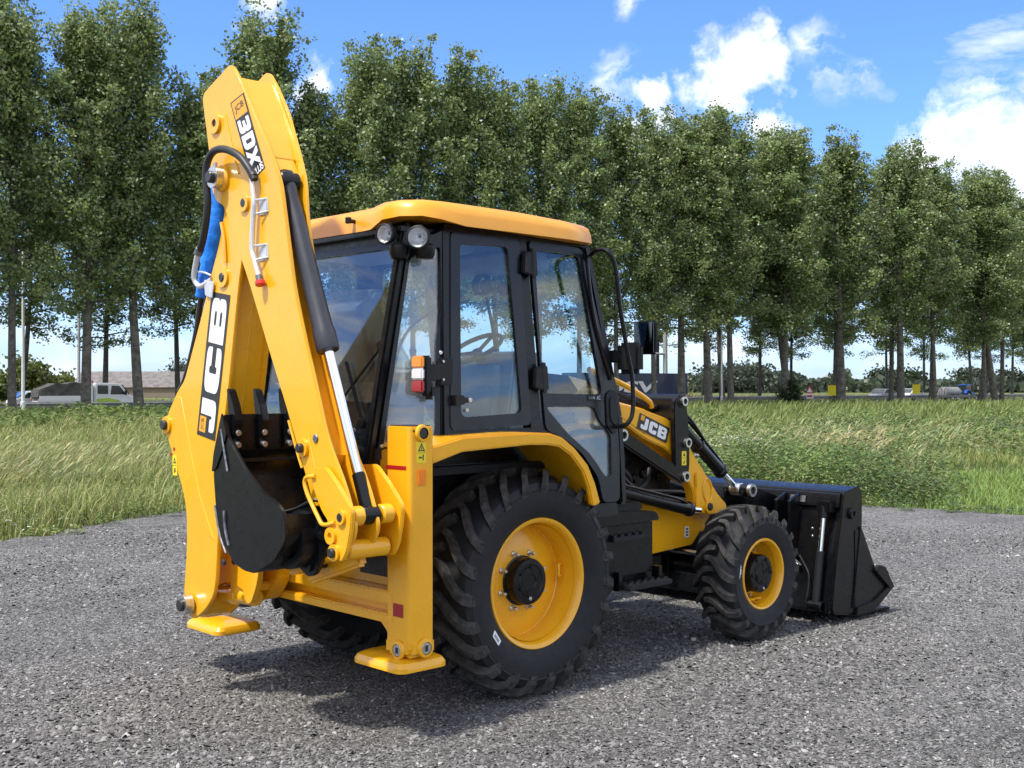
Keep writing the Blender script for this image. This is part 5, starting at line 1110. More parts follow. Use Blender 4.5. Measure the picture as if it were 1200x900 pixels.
# white umbels at the edge of the yard
for n0, a, b, p0, p1, zz in ((420, 13.6, 15.2, -.46, -.36, .16), (380, 21, 26, .17, .24, .75)):
    r, d = scatter(n0, a, b, p0, p1, 1); ok = fbm(r, d, 1.5, n0) > .1; r, d = r[ok], d[ok]; addleaf(leafy(r, d, zz+RNG.normal(0, .06, len(r)), .05, colr(len(r), (.62, .63, .55), .08)))
o = link('tall_weeds', mesh_np('tall_weeds', np.concatenate(LV), np.concatenate(LQ), GRASSM, np.clip(np.concatenate(LC), .01, .7))); tag(o, 'dense green weeds and reeds between the yard and the tree row', 'weeds', kind='stuff')

# ------------------------------------------------------------------ trees
def limb(vs, fs, pts, r0, r1, n=6):
    P = [np.array(p, float) for p in pts]; base = len(vs)
    for i, p in enumerate(P):
        t = P[min(i+1, len(P)-1)]-P[max(i-1, 0)]; t /= np.linalg.norm(t)+1e-9
        x = np.cross(t, (0.3, .9, .1)); x /= np.linalg.norm(x)+1e-9; y = np.cross(t, x); rr_ = r0+(r1-r0)*i/(len(P)-1)
        for k in range(n): vs.append(p+(x*math.cos(6.2832*k/n)+y*math.sin(6.2832*k/n))*rr_)
    for i in range(len(P)-1):
        for k in range(n): fs.append((base+i*n+k, base+i*n+(k+1) % n, base+(i+1)*n+(k+1) % n, base+(i+1)*n+k))
def poplar(seed, H=25.0, base=6.5, R=2.9, leaves=30000, fork=False):
    g = np.random.default_rng(seed); vs, fs = [], []; cent = []; wts = []
    bend = g.normal(0, .35, 2); trunk = [np.array((bend[0]*math.sin(t*2.2)*.8, bend[1]*math.sin(t*2.6)*.8, H*.93*t)) for t in np.linspace(0, 1, 12)]
    limb(vs, fs, [np.array((0, 0, -.3))]+trunk[:1]+trunk[1:], .30, .035, 8)
    limb(vs, fs, [(0, 0, -.3), (0, 0, .25), trunk[1]*.35], .38, .25, 8)
    def tp(z): k = np.clip(z/(H*.93), 0, 1)*11; i = int(min(k, 10)); return trunk[i]+(trunk[i+1]-trunk[i])*(k-i)
    nb = 62
    for i in range(nb):
        u = (i+.5)/nb; z = base*.92+(H*.95-base*.92)*u**.95; az = i*2.39996+g.normal(0, .4)
        prof = min(1, .62+1.5*u)*(1.0 if u < .28 else 1-.74*((u-.28)/.72)**.95)
        L = R*prof*g.uniform(.62, 1.4)+.45; el = rad(20+42*u+g.normal(0, 8)) if u > .1 else rad(g.uniform(-8, 25))
        p0 = tp(z*.94); dirv = np.array((math.cos(az)*math.cos(el), math.sin(az)*math.cos(el), math.sin(el)))
        Ls = L/max(.45, math.cos(el))*.95; bw = g.uniform(.35, 1.25)
        pts = [p0+dirv*Ls*t+np.array((0, 0, 1))*Ls*.30*t*t*(1 if u > .12 else -.4) for t in (0, .35, .7, 1)]
        limb(vs, fs, pts, .075*(1-u)+.022, .010, 4)
        for q in range(3):
            t = g.uniform(.25, .95); b0 = p0+dirv*Ls*t; d2 = dirv+g.normal(0, .7, 3); d2 /= np.linalg.norm(d2); L2 = g.uniform(.5, 1.1)*(1-.3*u)
            limb(vs, fs, [b0, b0+d2*L2*.5, b0+d2*L2+np.array((0, 0, .15))], .018, .006, 3)
            cent.append(b0+d2*L2*.8); wts.append(.9*(.30+.70*min(1, u/.22))*bw)
        for t in np.linspace(.22, 1.02, 6):
            cent.append(p0+dirv*Ls*t+np.array((0, 0, 1))*Ls*.30*t*t*(1 if u > .12 else -.4)+g.normal(0, .12, 3)); wts.append((.35+.85*t)*(.30+.70*min(1, u/.22))*bw)
    for k in range(5):                                                          # leading shoots
        a = g.random()*6.283; q = g.uniform(.2, 1.15); p0 = tp(H*.80)+np.array((math.cos(a)*q*.5, math.sin(a)*q*.5, 0)); top = np.array((math.cos(a)*q, math.sin(a)*q, H*g.uniform(.95, 1.06)))
        limb(vs, fs, [p0, (p0+top)/2, top], .03, .008, 4)
        for t in np.linspace(.1, 1, 9): cent.append(p0+(top-p0)*t+g.normal(0, .10, 3)); wts.append(.62-.28*t)
    cent = np.array(cent); wts = np.array(wts); idx = g.choice(len(cent), leaves, p=wts/wts.sum())
    sp = .34*g.uniform(.6, 1.3, len(cent)); P = cent[idx]+g.normal(0, 1, (leaves, 3))*sp[idx][:, None]*np.array((1, 1, .82))
    n = leaves; nrm = g.normal(0, 1, (n, 3))+np.array((0, 0, .35)); nrm /= np.linalg.norm(nrm, axis=1)[:, None]
    t = np.cross(nrm, g.normal(0, 1, (n, 3))); t /= np.linalg.norm(t, axis=1)[:, None]; b = np.cross(nrm, t)
    s = g.uniform(.07, .155, n)[:, None]; V = np.stack([P-t*s, P+b*s*.72, P+t*s, P-b*s*.72], 1).reshape(-1, 3)
    clump = g.normal(0, .20, len(cent))[idx]; k = (1+clump+g.normal(0, .15, n))[:, None]
    col = np.array((.165, .225, .075))[None]*k; pale = g.random(n) < .26; col[pale] = np.array((.35, .42, .23))*(1+g.normal(0, .15, (pale.sum(), 1)))
    warm = g.random(n) < .12; col[warm] = np.array((.27, .335, .085))*(1+g.normal(0, .12, (warm.sum(), 1)))
    me = mesh_np('crown', V, 4*np.arange(n)[:, None]+np.arange(4)[None], LEAF, np.clip(np.repeat(col, 4, 0), .012, .45))
    tm = MB(); tm.v = [tuple(map(float, v)) for v in vs]; tm.f = fs; tm.mi = [0]*len(fs)
    to = tm.build('trunk', BARK, None, 60, False, False); return to.data, me, to, float(np.percentile(V[:, 2], 99.7))
protos = []
for sd_, H_, b_, R_ in ((1, 25, 8.4, 2.9), (2, 26, 7.8, 3.2), (3, 24, 8.2, 2.8), (4, 25.5, 7.4, 3.3), (5, 24.5, 8.8, 3.0)):
    td, cm, to, zt = poplar(sd_, H_, b_, R_, 38000); bpy.data.objects.remove(to); protos.append((td, cm, zt))
TOPS = ([-200, 0, 60, 85, 115, 165, 215, 240, 300, 330, 367, 430, 500, 560, 600, 640, 690, 740, 830, 930, 980, 1090, 1190, 1400],
        [25, 24.8, 24.6, 23.0, 25.2, 25.8, 25.2, 22.2, 26.2, 24.5, 22.6, 26.6, 27.4, 26.6, 24.4, 26.4, 26.0, 25.2, 26.2, 26.3, 26.8, 26.5, 26.0, 25])
def height_at(s_): r_, d_ = row(s_, 0); return float(np.interp(600+1367*r_/d_, *TOPS))
def plant(s_, o_, k, sc, rz, label, group, name='poplar_tree', tr=1.0):
    r_, d_ = row(s_, o_); t = empty(name, GW(r_, d_, -.05), label, 'tree', group, rz); q = sc*height_at(s_)/protos[k][2]; wd_ = max(q, .95)*(1.18 if s_ > 36 and o_ < 10 else 1.0); t.scale = (wd_, wd_, q)
    a = link('trunk', protos[k][0], t); a.scale = (tr, tr, 1); link('crown', protos[k][1], t); return t
FRONT = [  # distance along the row, label of the trees whose trunks the photo shows
 (-15.0, 'poplar with slim light trunk at the far left, left of the white lamp post', 1.05), (-10.9, 'poplar whose trunk stands in front of the white tipper truck', 1.06), (-7.55, 'pale barked poplar right of the tipper truck, nearest tree left of the digging arm', 1.0),
 (39.7, 'light barked poplar at the right end of the navy trailer', .97), (43.1, 'dark leaning poplar just left of the thin white lamp mast', .95), (46.0, 'straight slim poplar just right of the thin white lamp mast', .97),
 (52.9, 'dark poplar with shoots round its foot, left one of the close pair', .95), (54.3, 'poplar leaning right, right one of the close pair with shoots at the foot', .97), (61.6, 'thick double stemmed poplar right of the left yellow sign', .96), (71.3, 'poplar with forked low branches left of the white car', .96),
 (78.2, 'slim poplar in front of the grey slurry tank', .95), (87.4, 'slim poplar in front of the blue tractor', .95), (89.6, 'poplar just right of the blue tractor', .95)]
for i, (s_, lab, sc) in enumerate(FRONT):
    plant(s_, random.uniform(-.4, .4), i % 5, random.uniform(.97, 1.01), i*1.31, lab, 'poplars in the front row', tr=1.5 if 'double' in lab else (.95 if 'slim' in lab else 1.2))
HID = [(-23, 'poplar at the left end of the row, its branches reaching into the frame'), (-19, 'poplar whose crown fills the top left corner'), (-3.6, 'poplar with its crown just left of the tip of the digging arm'), (.2, 'poplar with its crown right behind the tip of the digging arm'),
 (4.2, 'poplar rising between the digging arm and the rear lamps of the cab'), (8.4, 'tall poplar with its crown over the left work lamp of the cab'), (12.2, 'poplar with its crown over the right work lamp of the cab'), (16.0, 'poplar with its crown over the rear side window of the cab'),
 (20.2, 'poplar with its crown over the middle of the cab roof'), (24.2, 'poplar with its crown over the cab door'), (28, 'poplar with its crown over the front end of the cab roof'), (32, 'poplar with its crown over the grab rail of the cab'), (35.8, 'poplar with its crown over the mirrors and the navy trailer'),
 (49.6, 'poplar set back a little, just right of the slim straight one'), (58, 'poplar set back between the close pair and the left yellow sign'), (66.4, 'poplar set back between the thick double stemmed one and the forked one'), (74.8, 'poplar set back right above the right yellow sign'),
 (82.6, 'poplar set back above the blue tractor'), (94, 'poplar at the right edge of the row'), (98.5, 'poplar just past the right edge, branches reaching in'), (103, 'poplar second past the right edge'), (108, 'poplar third past the right edge')]
for i, (s_, lab) in enumerate(HID):
    plant(s_, random.uniform(-.5, 1.0)+(0 if s_ < 37 else 3.5), (i*2+1) % 5, random.uniform(.96, 1.01), i*2.1, lab, 'poplars in the front row', tr=.9)
BACK = [(-9.6, 'dark poplar behind the white lamp post, beyond the road'), (-3.5, 'dark forked poplar seen over the cab of the tipper truck, beyond the road'), (2.5, 'forked dark poplar just left of the digging arm, beyond the road'),
        (56.0, 'forked poplar beyond the road behind the navy trailer end'), (71.4, 'small dark poplar beyond the road in front of the far wood'), (117, 'poplar beyond the road to the right of the slurry tank'), (121.4, 'poplar beyond the road right of the tractor cab'), (127.5, 'last poplar beyond the road at the right edge')]
for i, (s_, lab) in enumerate(BACK): plant(s_, 19+random.uniform(-.6, .6), (i+2) % 5, .88*random.uniform(.92, 1.0), i*1.7+.4, lab, 'poplars beyond the road', tr=.9)
for i, s_ in enumerate((-22, -15.5, 9.5, 19, 28, 38, 47, 63, 78, 87, 97, 107, 134)):
    plant(s_, 19.5+random.uniform(-.8, .8), i % 5, .86*random.uniform(.90, 1.0), i*2.7, 'poplar beyond the road, hidden among its neighbours', 'poplars beyond the road', tr=.8)

# bushes and the distance
def bush(name, r_, d_, w_, h_, label, cat, n=5000, cc=(.075, .11, .03), seed=0, leaf=.16):
    g = np.random.default_rng(seed); nc = 26; c = np.stack([g.normal(0, .30, nc)*w_, g.normal(0, .26, nc)*w_, g.uniform(.12, .85, nc)*h_], -1); c[:, 2] *= 1-.35*np.clip(np.abs(c[:, 0])/w_*2, 0, 1)
    ix = g.integers(0, nc, n); P = c[ix]+g.normal(0, 1, (n, 3))*np.array((.13*w_, .13*w_, .13*h_)); P[:, 2] = np.clip(P[:, 2], .02, None)
    nn_ = g.normal(0, 1, (n, 3)); nn_ /= np.linalg.norm(nn_, axis=1)[:, None]; t = np.cross(nn_, g.normal(0, 1, (n, 3))); t /= np.linalg.norm(t, axis=1)[:, None]; b = np.cross(nn_, t); s = g.uniform(.6, 1.3, n)[:, None]*leaf
    V = np.stack([P-t*s, P+b*s*.7, P+t*s, P-b*s*.7], 1).reshape(-1, 3); col = np.array(cc)[None]*(1+g.normal(0, .25, nc)[ix][:, None]+g.normal(0, .15, (n, 1)))
    e = empty(name, GW(r_, d_, -.05), label, cat); me = mesh_np('foliage', V, 4*np.arange(n)[:, None]+np.arange(4)[None], LEAF, np.clip(np.repeat(col, 4, 0), .012, .3)); link('foliage', me, e)
    m = MB(); m.tube([(0, 0, -.2), (.05*w_, 0, h_*.3), (0, .04*w_, h_*.6)], .03*h_, 6, 3, .01*h_); m.build('stem', BARK, e); return e
bush('willow_bush', -46.3, 112, 3.8, 4.6, 'yellow green willow bush left of the tipper truck, beyond the road', 'bush', 6000, (.13, .16, .035), 3, .22)
bush('willow_bush', -44.4, 116, 3.2, 2.9, 'pale loose willow bush behind the load of the tipper truck', 'bush', 6000, (.15, .16, .055), 4, .22)
bush('round_bush', -48.5, 108, 3, 2.6, 'low dark bush at the left edge beyond the road', 'bush', 4000, (.09, .13, .03), 5, .2)
bush('sucker_shrub', *row(53.4, -.6), 1.5, 2.6, 'shrub of shoots round the feet of the close pair of poplars', 'bush', 2500, (.05, .075, .025), 6, .12)
bush('oak_tree', 108, 330, 11, 8.6, 'round dark tree alone between the two yellow signs', 'tree', 5000, (.045, .07, .026), 8, .5)
bush('field_tree', 58, 300, 17, 8.6, 'large grey green tree behind the thin white lamp mast', 'tree', 6000, (.075, .095, .06), 9, .5)
bush('field_tree', 132, 330, 11, 7.6, 'bushy tree seen left of the white car, far behind the road', 'tree', 5000, (.07, .09, .05), 10, .5)
bush('field_tree', -107, 380, 13, 10, 'lone grey green tree far behind the cab of the tipper truck', 'tree', 4000, (.08, .10, .07), 12, .5)
for i, (r_, d_, w_, h_) in enumerate(((-96, 400, 9, 5), (-88, 400, 8, 5.5), (140, 320, 8, 6.4), (150, 320, 8, 5), (166, 330, 9, 6))): bush('field_tree', r_, d_, w_, h_, ['small dark tree over the left part of the long roof', 'small dark tree over the right part of the long roof', 'far bushy tree behind the slurry tank', 'far low tree behind the tractor', 'far tree at the right edge behind the last trunks'][i], 'tree', 3000, (.07, .09, .05), 20+i, .5)
g = np.random.default_rng(5); n = 42000; d = g.uniform(300, 420, n); u = g.uniform(-.62, .62, n); r = u*d
prof = 3.9+1.1*np.sin(u*23)+1.1*np.sin(u*61+1)+.8*np.sin(u*140); prof = np.where((u > .15) & (u < .29), prof+1.6, prof*.72)
x, y = gw_arr(r, d); zc = g.random(n)**.7*prof; nn_ = g.normal(0, 1, (n, 3)); nn_ /= np.linalg.norm(nn_, axis=1)[:, None]; t = np.cross(nn_, g.normal(0, 1, (n, 3))); t /= np.linalg.norm(t, axis=1)[:, None]; b = np.cross(nn_, t); s = g.uniform(.4, 1.1, n)[:, None]; P = np.stack([x, y, zc], -1)
V = np.stack([P-t*s, P+b*s, P+t*s, P-b*s], 1).reshape(-1, 3); col = np.array((.065, .085, .05))[None]*(1+.25*np.sin(u*90)[:, None]+g.normal(0, .18, (n, 1)))
o = link('far_wood', mesh_np('far_wood', V, 4*np.arange(n)[:, None]+np.arange(4)[None], LEAF, np.clip(np.repeat(col, 4, 0), .012, .3))); tag(o, 'hazy far wood along the horizon behind the road', 'wood', kind='stuff')
# rough pale growth on the bank beyond the road
n = 26000; s_ = RNG.uniform(-30, 125, n); o_ = RNG.uniform(13, 30, n); pr = ROW0[None]+ROWD[None]*s_[:, None]+ROWN[None]*o_[:, None]
f = fbm(pr[:, 0], pr[:, 1], .25, 8); hh = np.clip(.7+.5*f+RNG.normal(0, .2, n), .2, 1.7)*np.where((s_ > 36) & (s_ < 58), 1.25, .75)
v, q, t, c = blades(pr[:, 0], pr[:, 1], -.05, hh, RNG.uniform(.05, .13, n), RNG.uniform(.1, .6, n), WIND+RNG.normal(0, .8, n), np.where((f > 0)[:, None], colr(n, (.27, .25, .11)), colr(n, (.16, .19, .06))), colr(n, (.34, .30, .15)))
o = link('bank_grass', mesh_np('bank_grass', v, q, GRASSM, np.clip(c, .01, .6), t)); tag(o, 'rough straw coloured grass on the bank beyond the road', 'grass', kind='stuff')

# ------------------------------------------------------------------ the road and what is on it
def RW(s, o, z): r_, d_ = row(s, o); return GW(r_, d_, z)
ROADANG = math.atan2(RGT[1]*ROWD[0]+FWD[1]*ROWD[1], RGT[0]*ROWD[0]+FWD[0]*ROWD[1])      # heading of the road
mb = MB(); mb.add([RW(-300, 5.6, -.02), RW(300, 5.6, -.02), RW(300, 14.5, -.02), RW(-300, 14.5, -.02)], [(0, 1, 2, 3)]); tag(mb.build('road', ROAD, fix=False), kind='structure')
mb = MB()
for o_ in (6.0, 14.0): mb.add([RW(-300, o_, -.014), RW(300, o_, -.014), RW(300, o_+.15, -.014), RW(-300, o_+.15, -.014)], [(0, 1, 2, 3)])
for k in range(-40, 60): mb.add([RW(k*4, 10, -.014), RW(k*4+2, 10, -.014), RW(k*4+2, 10.12, -.014), RW(k*4, 10.12, -.014)], [(0, 1, 2, 3)])
tag(mb.build('road_marking', DWHT, fix=False, split=False), kind='structure')
GALV = mat('galvanised_rail', (.24, .245, .245), .45, .5, var=.15, vscale=2); WOODP = mat('rail_post', (.09, .085, .08), .8)
def rail(o_, s0, s1, label, zt):
    e = empty('guard_rail', RW(s0, o_, -.05), label, 'guardrail', rz=ROADANG); L = s1-s0
    m = MB(); m.add([p for x in (0, L) for p in ((x, 0, zt-.31), (x, -.06, zt-.27), (x, -.06, zt-.22), (x, 0, zt-.155), (x, -.06, zt-.09), (x, -.06, zt-.04), (x, 0, zt))]+[(x, .012, z_) for x in (0, L) for z_ in (zt-.31, zt)],
           [(i, i+1, 8+i, 7+i) for i in range(6)]+[(14, 0, 7, 16), (15, 17, 13, 6), (14, 15, 6, 5, 4, 3, 2, 1, 0), (16, 7, 8, 9, 10, 11, 12, 13, 17), (14, 16, 17, 15)]); m.build('rail', GALV, e, 20)
    pm = MB(); pm.box((-.04, .012, -.2), (.04, .12, zt-.02), .01); p0 = pm.build('post', GALV, e)
    for k in range(1, int(L/4)): p = p0.copy(); COL.objects.link(p); p.parent = e; p.location = (k*4, 0, 0)
    return e
rail(4.6, -34, 150, 'grey steel guardrail on the near side of the road, behind the front tree row', .80); rail(15.2, -34, 150, 'grey steel guardrail on the far side of the road', .72)
def vehicle(name, s, o_, label, cat, flip=False): return empty(name, RW(s, o_, -.016), label, cat, rz=ROADANG+(math.pi if flip else 0))
WHT = mat('white_car_paint', (.72, .73, .73), .3, coat=.5, var=.03); VGL = mat('car_glass', (.02, .024, .028), .06, coat=.6); DGREY = mat('dark_load', (.075, .072, .068), .9, var=.4, vscale=3, bump=.6, bscale=9); LIME = mat('green_livery', (.35, .50, .06), .35); BLUP = mat('blue_tractor_paint', (.02, .12, .55), .3, coat=.4); TANK = mat('tank_steel', (.33, .34, .34), .5, .3, var=.12, vscale=2); NAVY = mat('navy_livery', (.012, .022, .070), .4, coat=.2, var=.08, vscale=.6); SIGNY = mat('sign_yellow', (.85, .66, .0), .45); GALP = mat('grey_mast', (.42, .43, .42), .5, .2, var=.1); WPOL = mat('white_mast', (.72, .72, .70), .5); GRYC = mat('silver_car_paint', (.35, .38, .42), .3, .4, coat=.5); SIGNR = mat('sign_red', (.55, .02, .02), .4)
def wheels(e, xs, w_, r_):
    for x in xs:
        for y in (-w_, w_):
            m = MB(); m.use(RUB).lathe([(r_*.6, -.11), (r_*.95, -.11), (r_, -.07), (r_, .07), (r_*.95, .11), (r_*.6, .11)], (x, y, r_), (0, 1, 0), 20, True); m.use(ZIN).lathe([(.001, -.06), (r_*.6, -.09), (r_*.6, .09), (.001, .06)], (x, y, r_), (0, 1, 0), 20); m.build('wheel', None, e)
# tipper
t = vehicle('tipper_truck', -11.2, 8.2, 'white crew cab tipper truck with a dark covered load on the road', 'truck')
m = MB(); m.prism(R2([(3.15, .42), (6.25, .42), (6.32, .75), (6.15, 1.0), (5.45, 1.22), (4.95, 1.88), (4.7, 2.0), (3.3, 2.02), (3.15, 1.9)], .08), XZ, -.95, .95, .06); cab = m.build('cab', WHT, t)
for sg in (-1, 1):
    lo, hi = sorted((sg*.95, sg*.962))
    m = MB(); m.prism(R2([(4.2, 1.24), (5.25, 1.24), (4.82, 1.80), (4.28, 1.84)], .06), XZ, lo, hi, .003); m.prism(R2([(3.35, 1.28), (4.05, 1.26), (4.05, 1.84), (3.35, 1.85)], .06), XZ, lo, hi, .003); m.build('side_window', VGL, cab)
    m = MB(); m.prism([(3.3, .62), (5.0, .60), (4.8, .86), (4.1, 1.02), (3.3, .95)], XZ, lo, hi, .002); m.build('livery', LIME, cab)
    m = MB(); m.box((5.15, sg*1.0-.06, 1.2), (5.28, sg*1.0+.10, 1.5), .03); m.build('door_mirror', DKM, cab)
m = MB(); m.prism([(5.50, 1.24), (5.02, 1.86), (5.06, 1.89), (5.54, 1.27)], XZ, -.82, .82, .005); m.build('windscreen', VGL, cab); m = MB(); m.box((6.1, -.9, .38), (6.36, .9, .66), .05); m.build('bumper', DKM, cab)
m = MB(); m.box((-.35, -1.02, .78), (3.0, 1.02, .84), .01); m.use(WHT)
for sg in (-1, 1): m.box((-.35, sg*1.0-.03, .84), (2.55, sg*1.0+.03, 1.16), .01)
m.box((2.45, -1.02, .6), (3.05, 1.02, 2.02), .03); m.mats = [WHT]; m.mi = [0]*len(m.f); m.build('tipper_body', None, t)
m = MB(); P_ = [(-.4, 1.0), (-.35, 1.55), (.3, 1.80), (.7, 1.98), (1.3, 1.94), (1.9, 2.05), (2.44, 1.98), (2.44, 1.0)]; m.prism(P_, XZ, -.95, .95, .08); m.build('load', DGREY, t)
m = MB(); m.box((-.2, -.5, .45), (5.6, .5, .62), .02); m.box((-.35, -.95, .50), (.2, .95, .60), .02); m.build('underframe', BLK, t); m = MB(); m.box((-.38, -.98, .80), (-.34, -.70, .98), .01); m.box((-.38, .70, .80), (-.34, .98, .98), .01); m.build('tail_lamp', REDL, t); wheels(t, (.75, 5.35), .86, .36)
m = MB(); m.cyl((3.2, -.3, 2.0), (3.2, -.3, 2.16), .08); m.build('beacon', REDL, t)
# cars
def car(s, o_, label, paint, L=4.3, flip=False):
    e = vehicle('car', s, o_, label, 'car', flip)
    m = MB(); m.prism(R2([(-.0, .30), (.05, .85), (.45, .98), (.95, 1.40), (1.4, 1.48), (2.3, 1.46), (3.05, .98), (4.1, .82), (4.28, .55), (4.2, .28)], .12), XZ, -.86, .86, .07); bd = m.build('body', paint, e)
    for sg in (-1, 1):
        lo, hi = sorted((sg*.86, sg*.872)); m = MB(); m.prism(R2([(.65, 1.0), (1.05, 1.36), (1.55, 1.40), (1.55, 1.0)], .05), XZ, lo, hi, .003); m.prism(R2([(1.65, 1.0), (1.65, 1.40), (2.25, 1.38), (2.85, 1.0)], .05), XZ, lo, hi, .003); m.build('side_window', VGL, bd)
    m = MB(); m.prism([(3.06, 1.0), (2.38, 1.44), (2.41, 1.47), (3.10, 1.02)], XZ, -.72, .72, .004); m.prism([(.40, 1.0), (.90, 1.40), (.87, 1.43), (.36, 1.01)], XZ, -.72, .72, .004); m.build('windscreen', VGL, bd)
    for y in (-.6, .6): 
        m = MB(); m.box((4.16, y-.16, .58), (4.30, y+.16, .72), .04); m.build('headlight', CLR, bd)
    wheels(e, (.85, 3.45), .78, .32); return e
car(89.9, 12.0, 'white car on the road under the right yellow sign', WHT, flip=False); car(79.0, 8.4, 'silver car on the road just left of the forked poplar', GRYC); car(-17.1, 12.2, 'white car at the left edge, following behind the tipper truck', WHT); car(-12.2, 12.0, 'white hatchback half hidden behind the white lamp post', WHT)
# tractor and slurry tank
t = vehicle('tractor', 96.6, 8.4, 'blue tractor with dark cab pulling a grey tank', 'tractor'); t.scale = (.76, .76, .76)
m = MB(); m.prism(R2([(1.6, .8), (1.65, 1.45), (3.0, 1.35), (3.35, 1.1), (3.35, .75)], .08), XZ, -.36, .36, .06); m.build('bonnet', BLUP, t)
m = MB(); m.prism(R2([(.0, 1.0), (.05, 1.6), (.3, 2.45), (1.45, 2.5), (1.7, 1.45), (1.7, .9)], .06), XZ, -.7, .7, .04); cb = m.build('cab', VGL, t); m = MB(); m.box((.2, -.78, 2.45), (1.6, .78, 2.62), .05); m.build('roof', BLUP, cb)
for y in (-.95, .95): m = MB(); m.prism(R2([(-.55, 1.2), (-.3, 1.7), (.6, 1.75), (1.0, 1.3), (.95, 1.2), (.55, 1.62), (-.25, 1.58), (-.45, 1.15)], .04), XZ, y-.25, y+.25, .02); m.build('mudguard', BLUP, t)
m = MB(); m.cyl((2.2, .42, 1.2), (2.2, .42, 2.3), .05); m.build('exhaust', BLK, t)
for x, y, r_, w_ in ((.25, -.95, .80, .24), (.25, .95, .80, .24), (2.75, -.85, .55, .18), (2.75, .85, .55, .18)):
    m = MB(); m.use(RUB).lathe([(r_*.5, -w_), (r_*.92, -w_), (r_, -w_*.7), (r_, w_*.7), (r_*.92, w_), (r_*.5, w_)], (x, y, r_), (0, 1, 0), 24, True); m.use(WHT).lathe([(.001, -.05), (r_*.5, -w_*.8), (r_*.5, w_*.8), (.001, .05)], (x, y, r_), (0, 1, 0), 20); m.build('wheel', None, t)
t = vehicle('slurry_tank', 92.2, 8.4, 'grey slurry tank trailer between the two slim poplars, behind the tractor', 'tank trailer'); t.scale = (.76, .76, .76)
m = MB(); m.lathe([(.001, 0), (.5, .03), (.78, .16), (.85, .4), (.85, 4.0), (.78, 4.25), (.5, 4.38), (.001, 4.4)], (.2, 0, 1.35), (1, 0, 0), 32); m.build('tank', TANK, t); m = MB(); m.box((.2, -.5, .45), (5.4, .5, .62), .03); m.build('drawbar', BLK, t); wheels(t, (1.6, 3.0), 1.0, .55)
m = MB(); m.box((-.9, -1.1, .5), (.15, 1.1, .75), .03); m.tube([(-.6, -1, .7), (-.7, -1, 1.7), (-.2, -.9, 2.0)], .06); m.tube([(-.6, 1, .7), (-.7, 1, 1.7), (-.2, .9, 2.0)], .06); m.tube([(-.5, 0, .7), (-.3, 0, 1.8), (.2, 0, 1.9)], .08); m.build('spreader_boom', mat('rusty_frame', (.16, .11, .09), .7), t); m = MB(); m.cyl((-.3, -.7, 1.7), (-.3, -.76, 1.7), .24); m.build('round_plate', WHT, t)
# navy trailer
t = empty('box_trailer', RW(34.35, 8.6, -.016), 'navy blue box trailer with large white letters, standing on the road behind the loader bonnet', 'trailer', rz=ROADANG)
m = MB(); m.box((0, -1.25, 1.02), (13.6, 1.25, 2.98), .03); bx = m.build('box_body', NAVY, t); m = MB(); m.box((-.02, -1.27, .90), (13.62, 1.27, 1.02), .01); m.build('floor_frame', TANK, t)
m = MB(); P = lambda u, v, w: (u, -1.251-w, v); m.text('DSV', P, .002, .010, (2.6, 1.2, 9.6, 2.25), .12, .03); m.build('lettering', DWHT, bx); m = MB(); m.box((.2, -1.22, .35), (13.4, -1.16, .85), .02); m.build('side_skirt', TANK, t); wheels(t, (1.2, 2.4), 1.05, .48)
# masts and signs
def mast(s, o_, h, r_, label, m_, arm=None):
    e = empty('lamp_post', RW(s, o_, -.05), label, 'lamp post', rz=ROADANG); m = MB(); m.cyl((0, 0, -.3), (0, 0, h), r_*1.1, r_*.7, n=12); m.cyl((0, 0, 0), (0, 0, .9), r_*1.5, n=12); m.build('pole', m_, e)
    if arm: m = MB(); m.tube([(0, 0, h), (0, -.5, h+.4), (0, -1.6, h+.5)], r_*.5, 8); m.box((-.12, -2.2, h+.42), (.12, -1.5, h+.56), .04); m.build('lamp_arm', m_, e)
    return e
mast(-13.35, 4.2, 10.5, .10, 'white lamp post at the left, right beside the first trunk', WPOL, True); mast(-6.4, 15.8, 9.5, .11, 'grey mast hidden close behind the trunk in front of the tipper truck', GALP, True); mast(49.2, 4.2, 9.5, .085, 'thin white lamp mast between two trunks right of the machine', WPOL, True)
e = empty('sign_gantry', RW(50.6, 13.0, -.05), 'grey road sign post with a side arm, behind the end of the navy trailer', 'sign post', rz=ROADANG); m = MB(); m.cyl((0, 0, -.3), (0, 0, 9.2), .24, .21, n=16); m.build('pole', GALP, e); m = MB(); m.cyl((0, 0, 5.05), (-2.2, 0, 5.05), .13, .10, n=12); m.tube([(-1.5, 0, 5.05), (-1.35, 0, 7.6), (-1.9, 0, 7.9)], .05, 8); m.tube([(-1.6, 0, 5.1), (-1.1, 0, 6.1)], .04, 6, 1); m.build('side_arm', GALP, e)
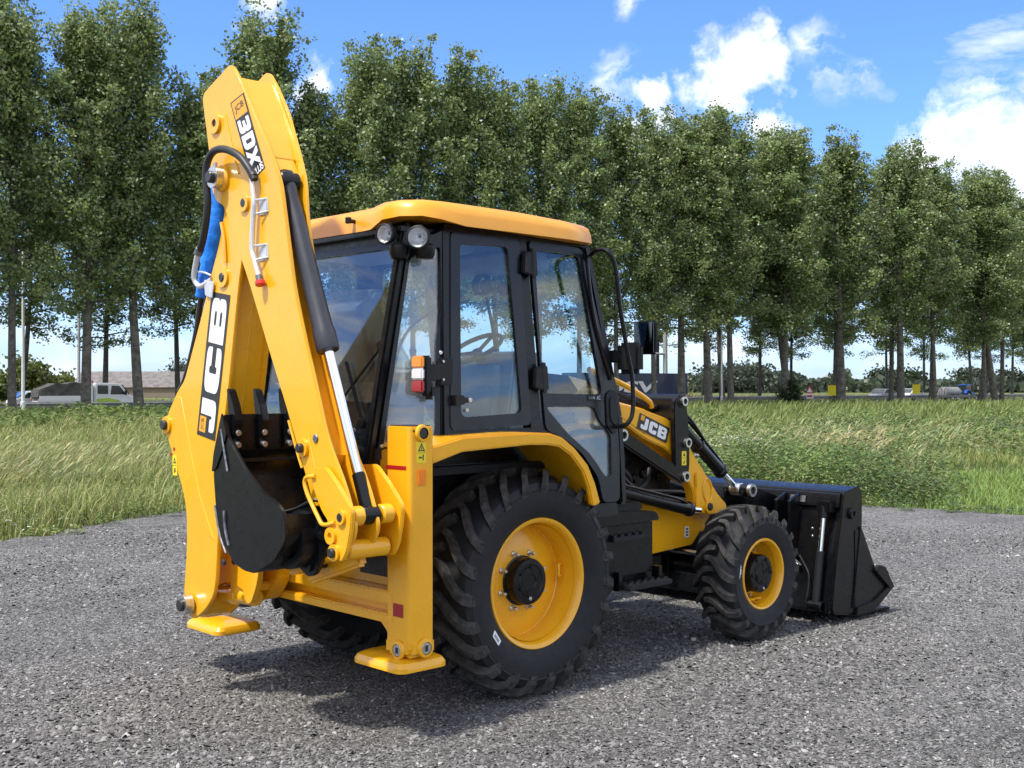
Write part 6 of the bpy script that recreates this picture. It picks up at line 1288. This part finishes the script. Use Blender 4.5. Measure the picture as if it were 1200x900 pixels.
def sign(name, s, o_, w_, h_, z0, label, m_, tri=False):
    e = empty(name, RW(s, o_, -.05), label, 'road sign', rz=ROADANG-.9); m = MB(); m.cyl((0, .04, -.2), (0, .04, z0+h_*.8), .03, n=10); m.build('post', GALP, e); m = MB()
    if tri:
        m.use(SIGNR).prism(R2([(-w_/2, z0), (w_/2, z0), (0, z0+h_)], .05), XZ, -.02, .0, .003); m.use(DWHT).prism([(-w_*.3, z0+h_*.13), (w_*.3, z0+h_*.13), (0, z0+h_*.72)], XZ, -.026, -.0205, 0); m.use(DWHT).box((-w_*.4, -.02, z0-.55), (w_*.4, 0, z0-.05), .01); m.use(SIGNR).box((-w_*.3, -.027, z0-.4), (w_*.3, -.021, z0-.2), 0)
    else: m.use(m_).prism(R2([(-w_/2, z0), (w_/2, z0), (w_/2, z0+h_), (-w_/2, z0+h_)], .04), XZ, -.02, .0, .003)
    m.build('plate', None, e)
sign('yellow_sign', 65.9, 4.3, .80, 1.05, .85, 'yellow sign board left of the thick double trunk', SIGNY); sign('yellow_sign', 80.85, 4.3, .80, 1.05, .95, 'yellow sign board above the white car at the right', SIGNY); sign('warning_sign', 62.3, 4.3, .9, .8, 1.1, 'red and white triangular warning sign just left of the left yellow sign', SIGNR, True)
# long low roof behind the truck
e = empty('farm_shed', GW(-66, 175, -.05), 'long low shed with grey brown roof and small rooflights, far left', 'shed', rz=ROADANG-.7)
m = MB(); m.box((0, 0, 0), (34, 9, 1.6), .02); m.build('wall', mat('shed_wall', (.20, .16, .12), .9, var=.2), e); m = MB(); m.prism([(-.3, 1.55), (4.5, 3.9), (9.3, 1.55), (9.3, 1.67), (4.5, 4.05), (-.3, 1.67)], lambda u, v, w: (w, u, v), -.4, 34.4, .01); rf_ = m.build('roof', mat('shed_roof', (.155, .14, .13), .85, var=.3, vscale=1.2), e)
for k in range(9):
    for q in (.3, .62):
        m = MB(); m.box((2.0+3.6*k, q*4.5, 1.74+q*2.35), (2.9+3.6*k, q*4.5+.75, 1.74+(q+.16)*2.35), 0) if False else m.add([(2+3.6*k, q*4.5, 1.70+q*2.36), (2.9+3.6*k, q*4.5, 1.70+q*2.36), (2.9+3.6*k, q*4.5+.7, 1.70+q*2.36+.367), (2+3.6*k, q*4.5+.7, 1.70+q*2.36+.367), (2+3.6*k, q*4.5, 1.64+q*2.36), (2.9+3.6*k, q*4.5, 1.64+q*2.36), (2.9+3.6*k, q*4.5+.7, 1.64+q*2.36+.367), (2+3.6*k, q*4.5+.7, 1.64+q*2.36+.367)], [(0, 1, 2, 3), (4, 7, 6, 5), (0, 4, 5, 1), (1, 5, 6, 2), (2, 6, 7, 3), (3, 7, 4, 0)]); m.build('rooflight', DWHT, rf_)
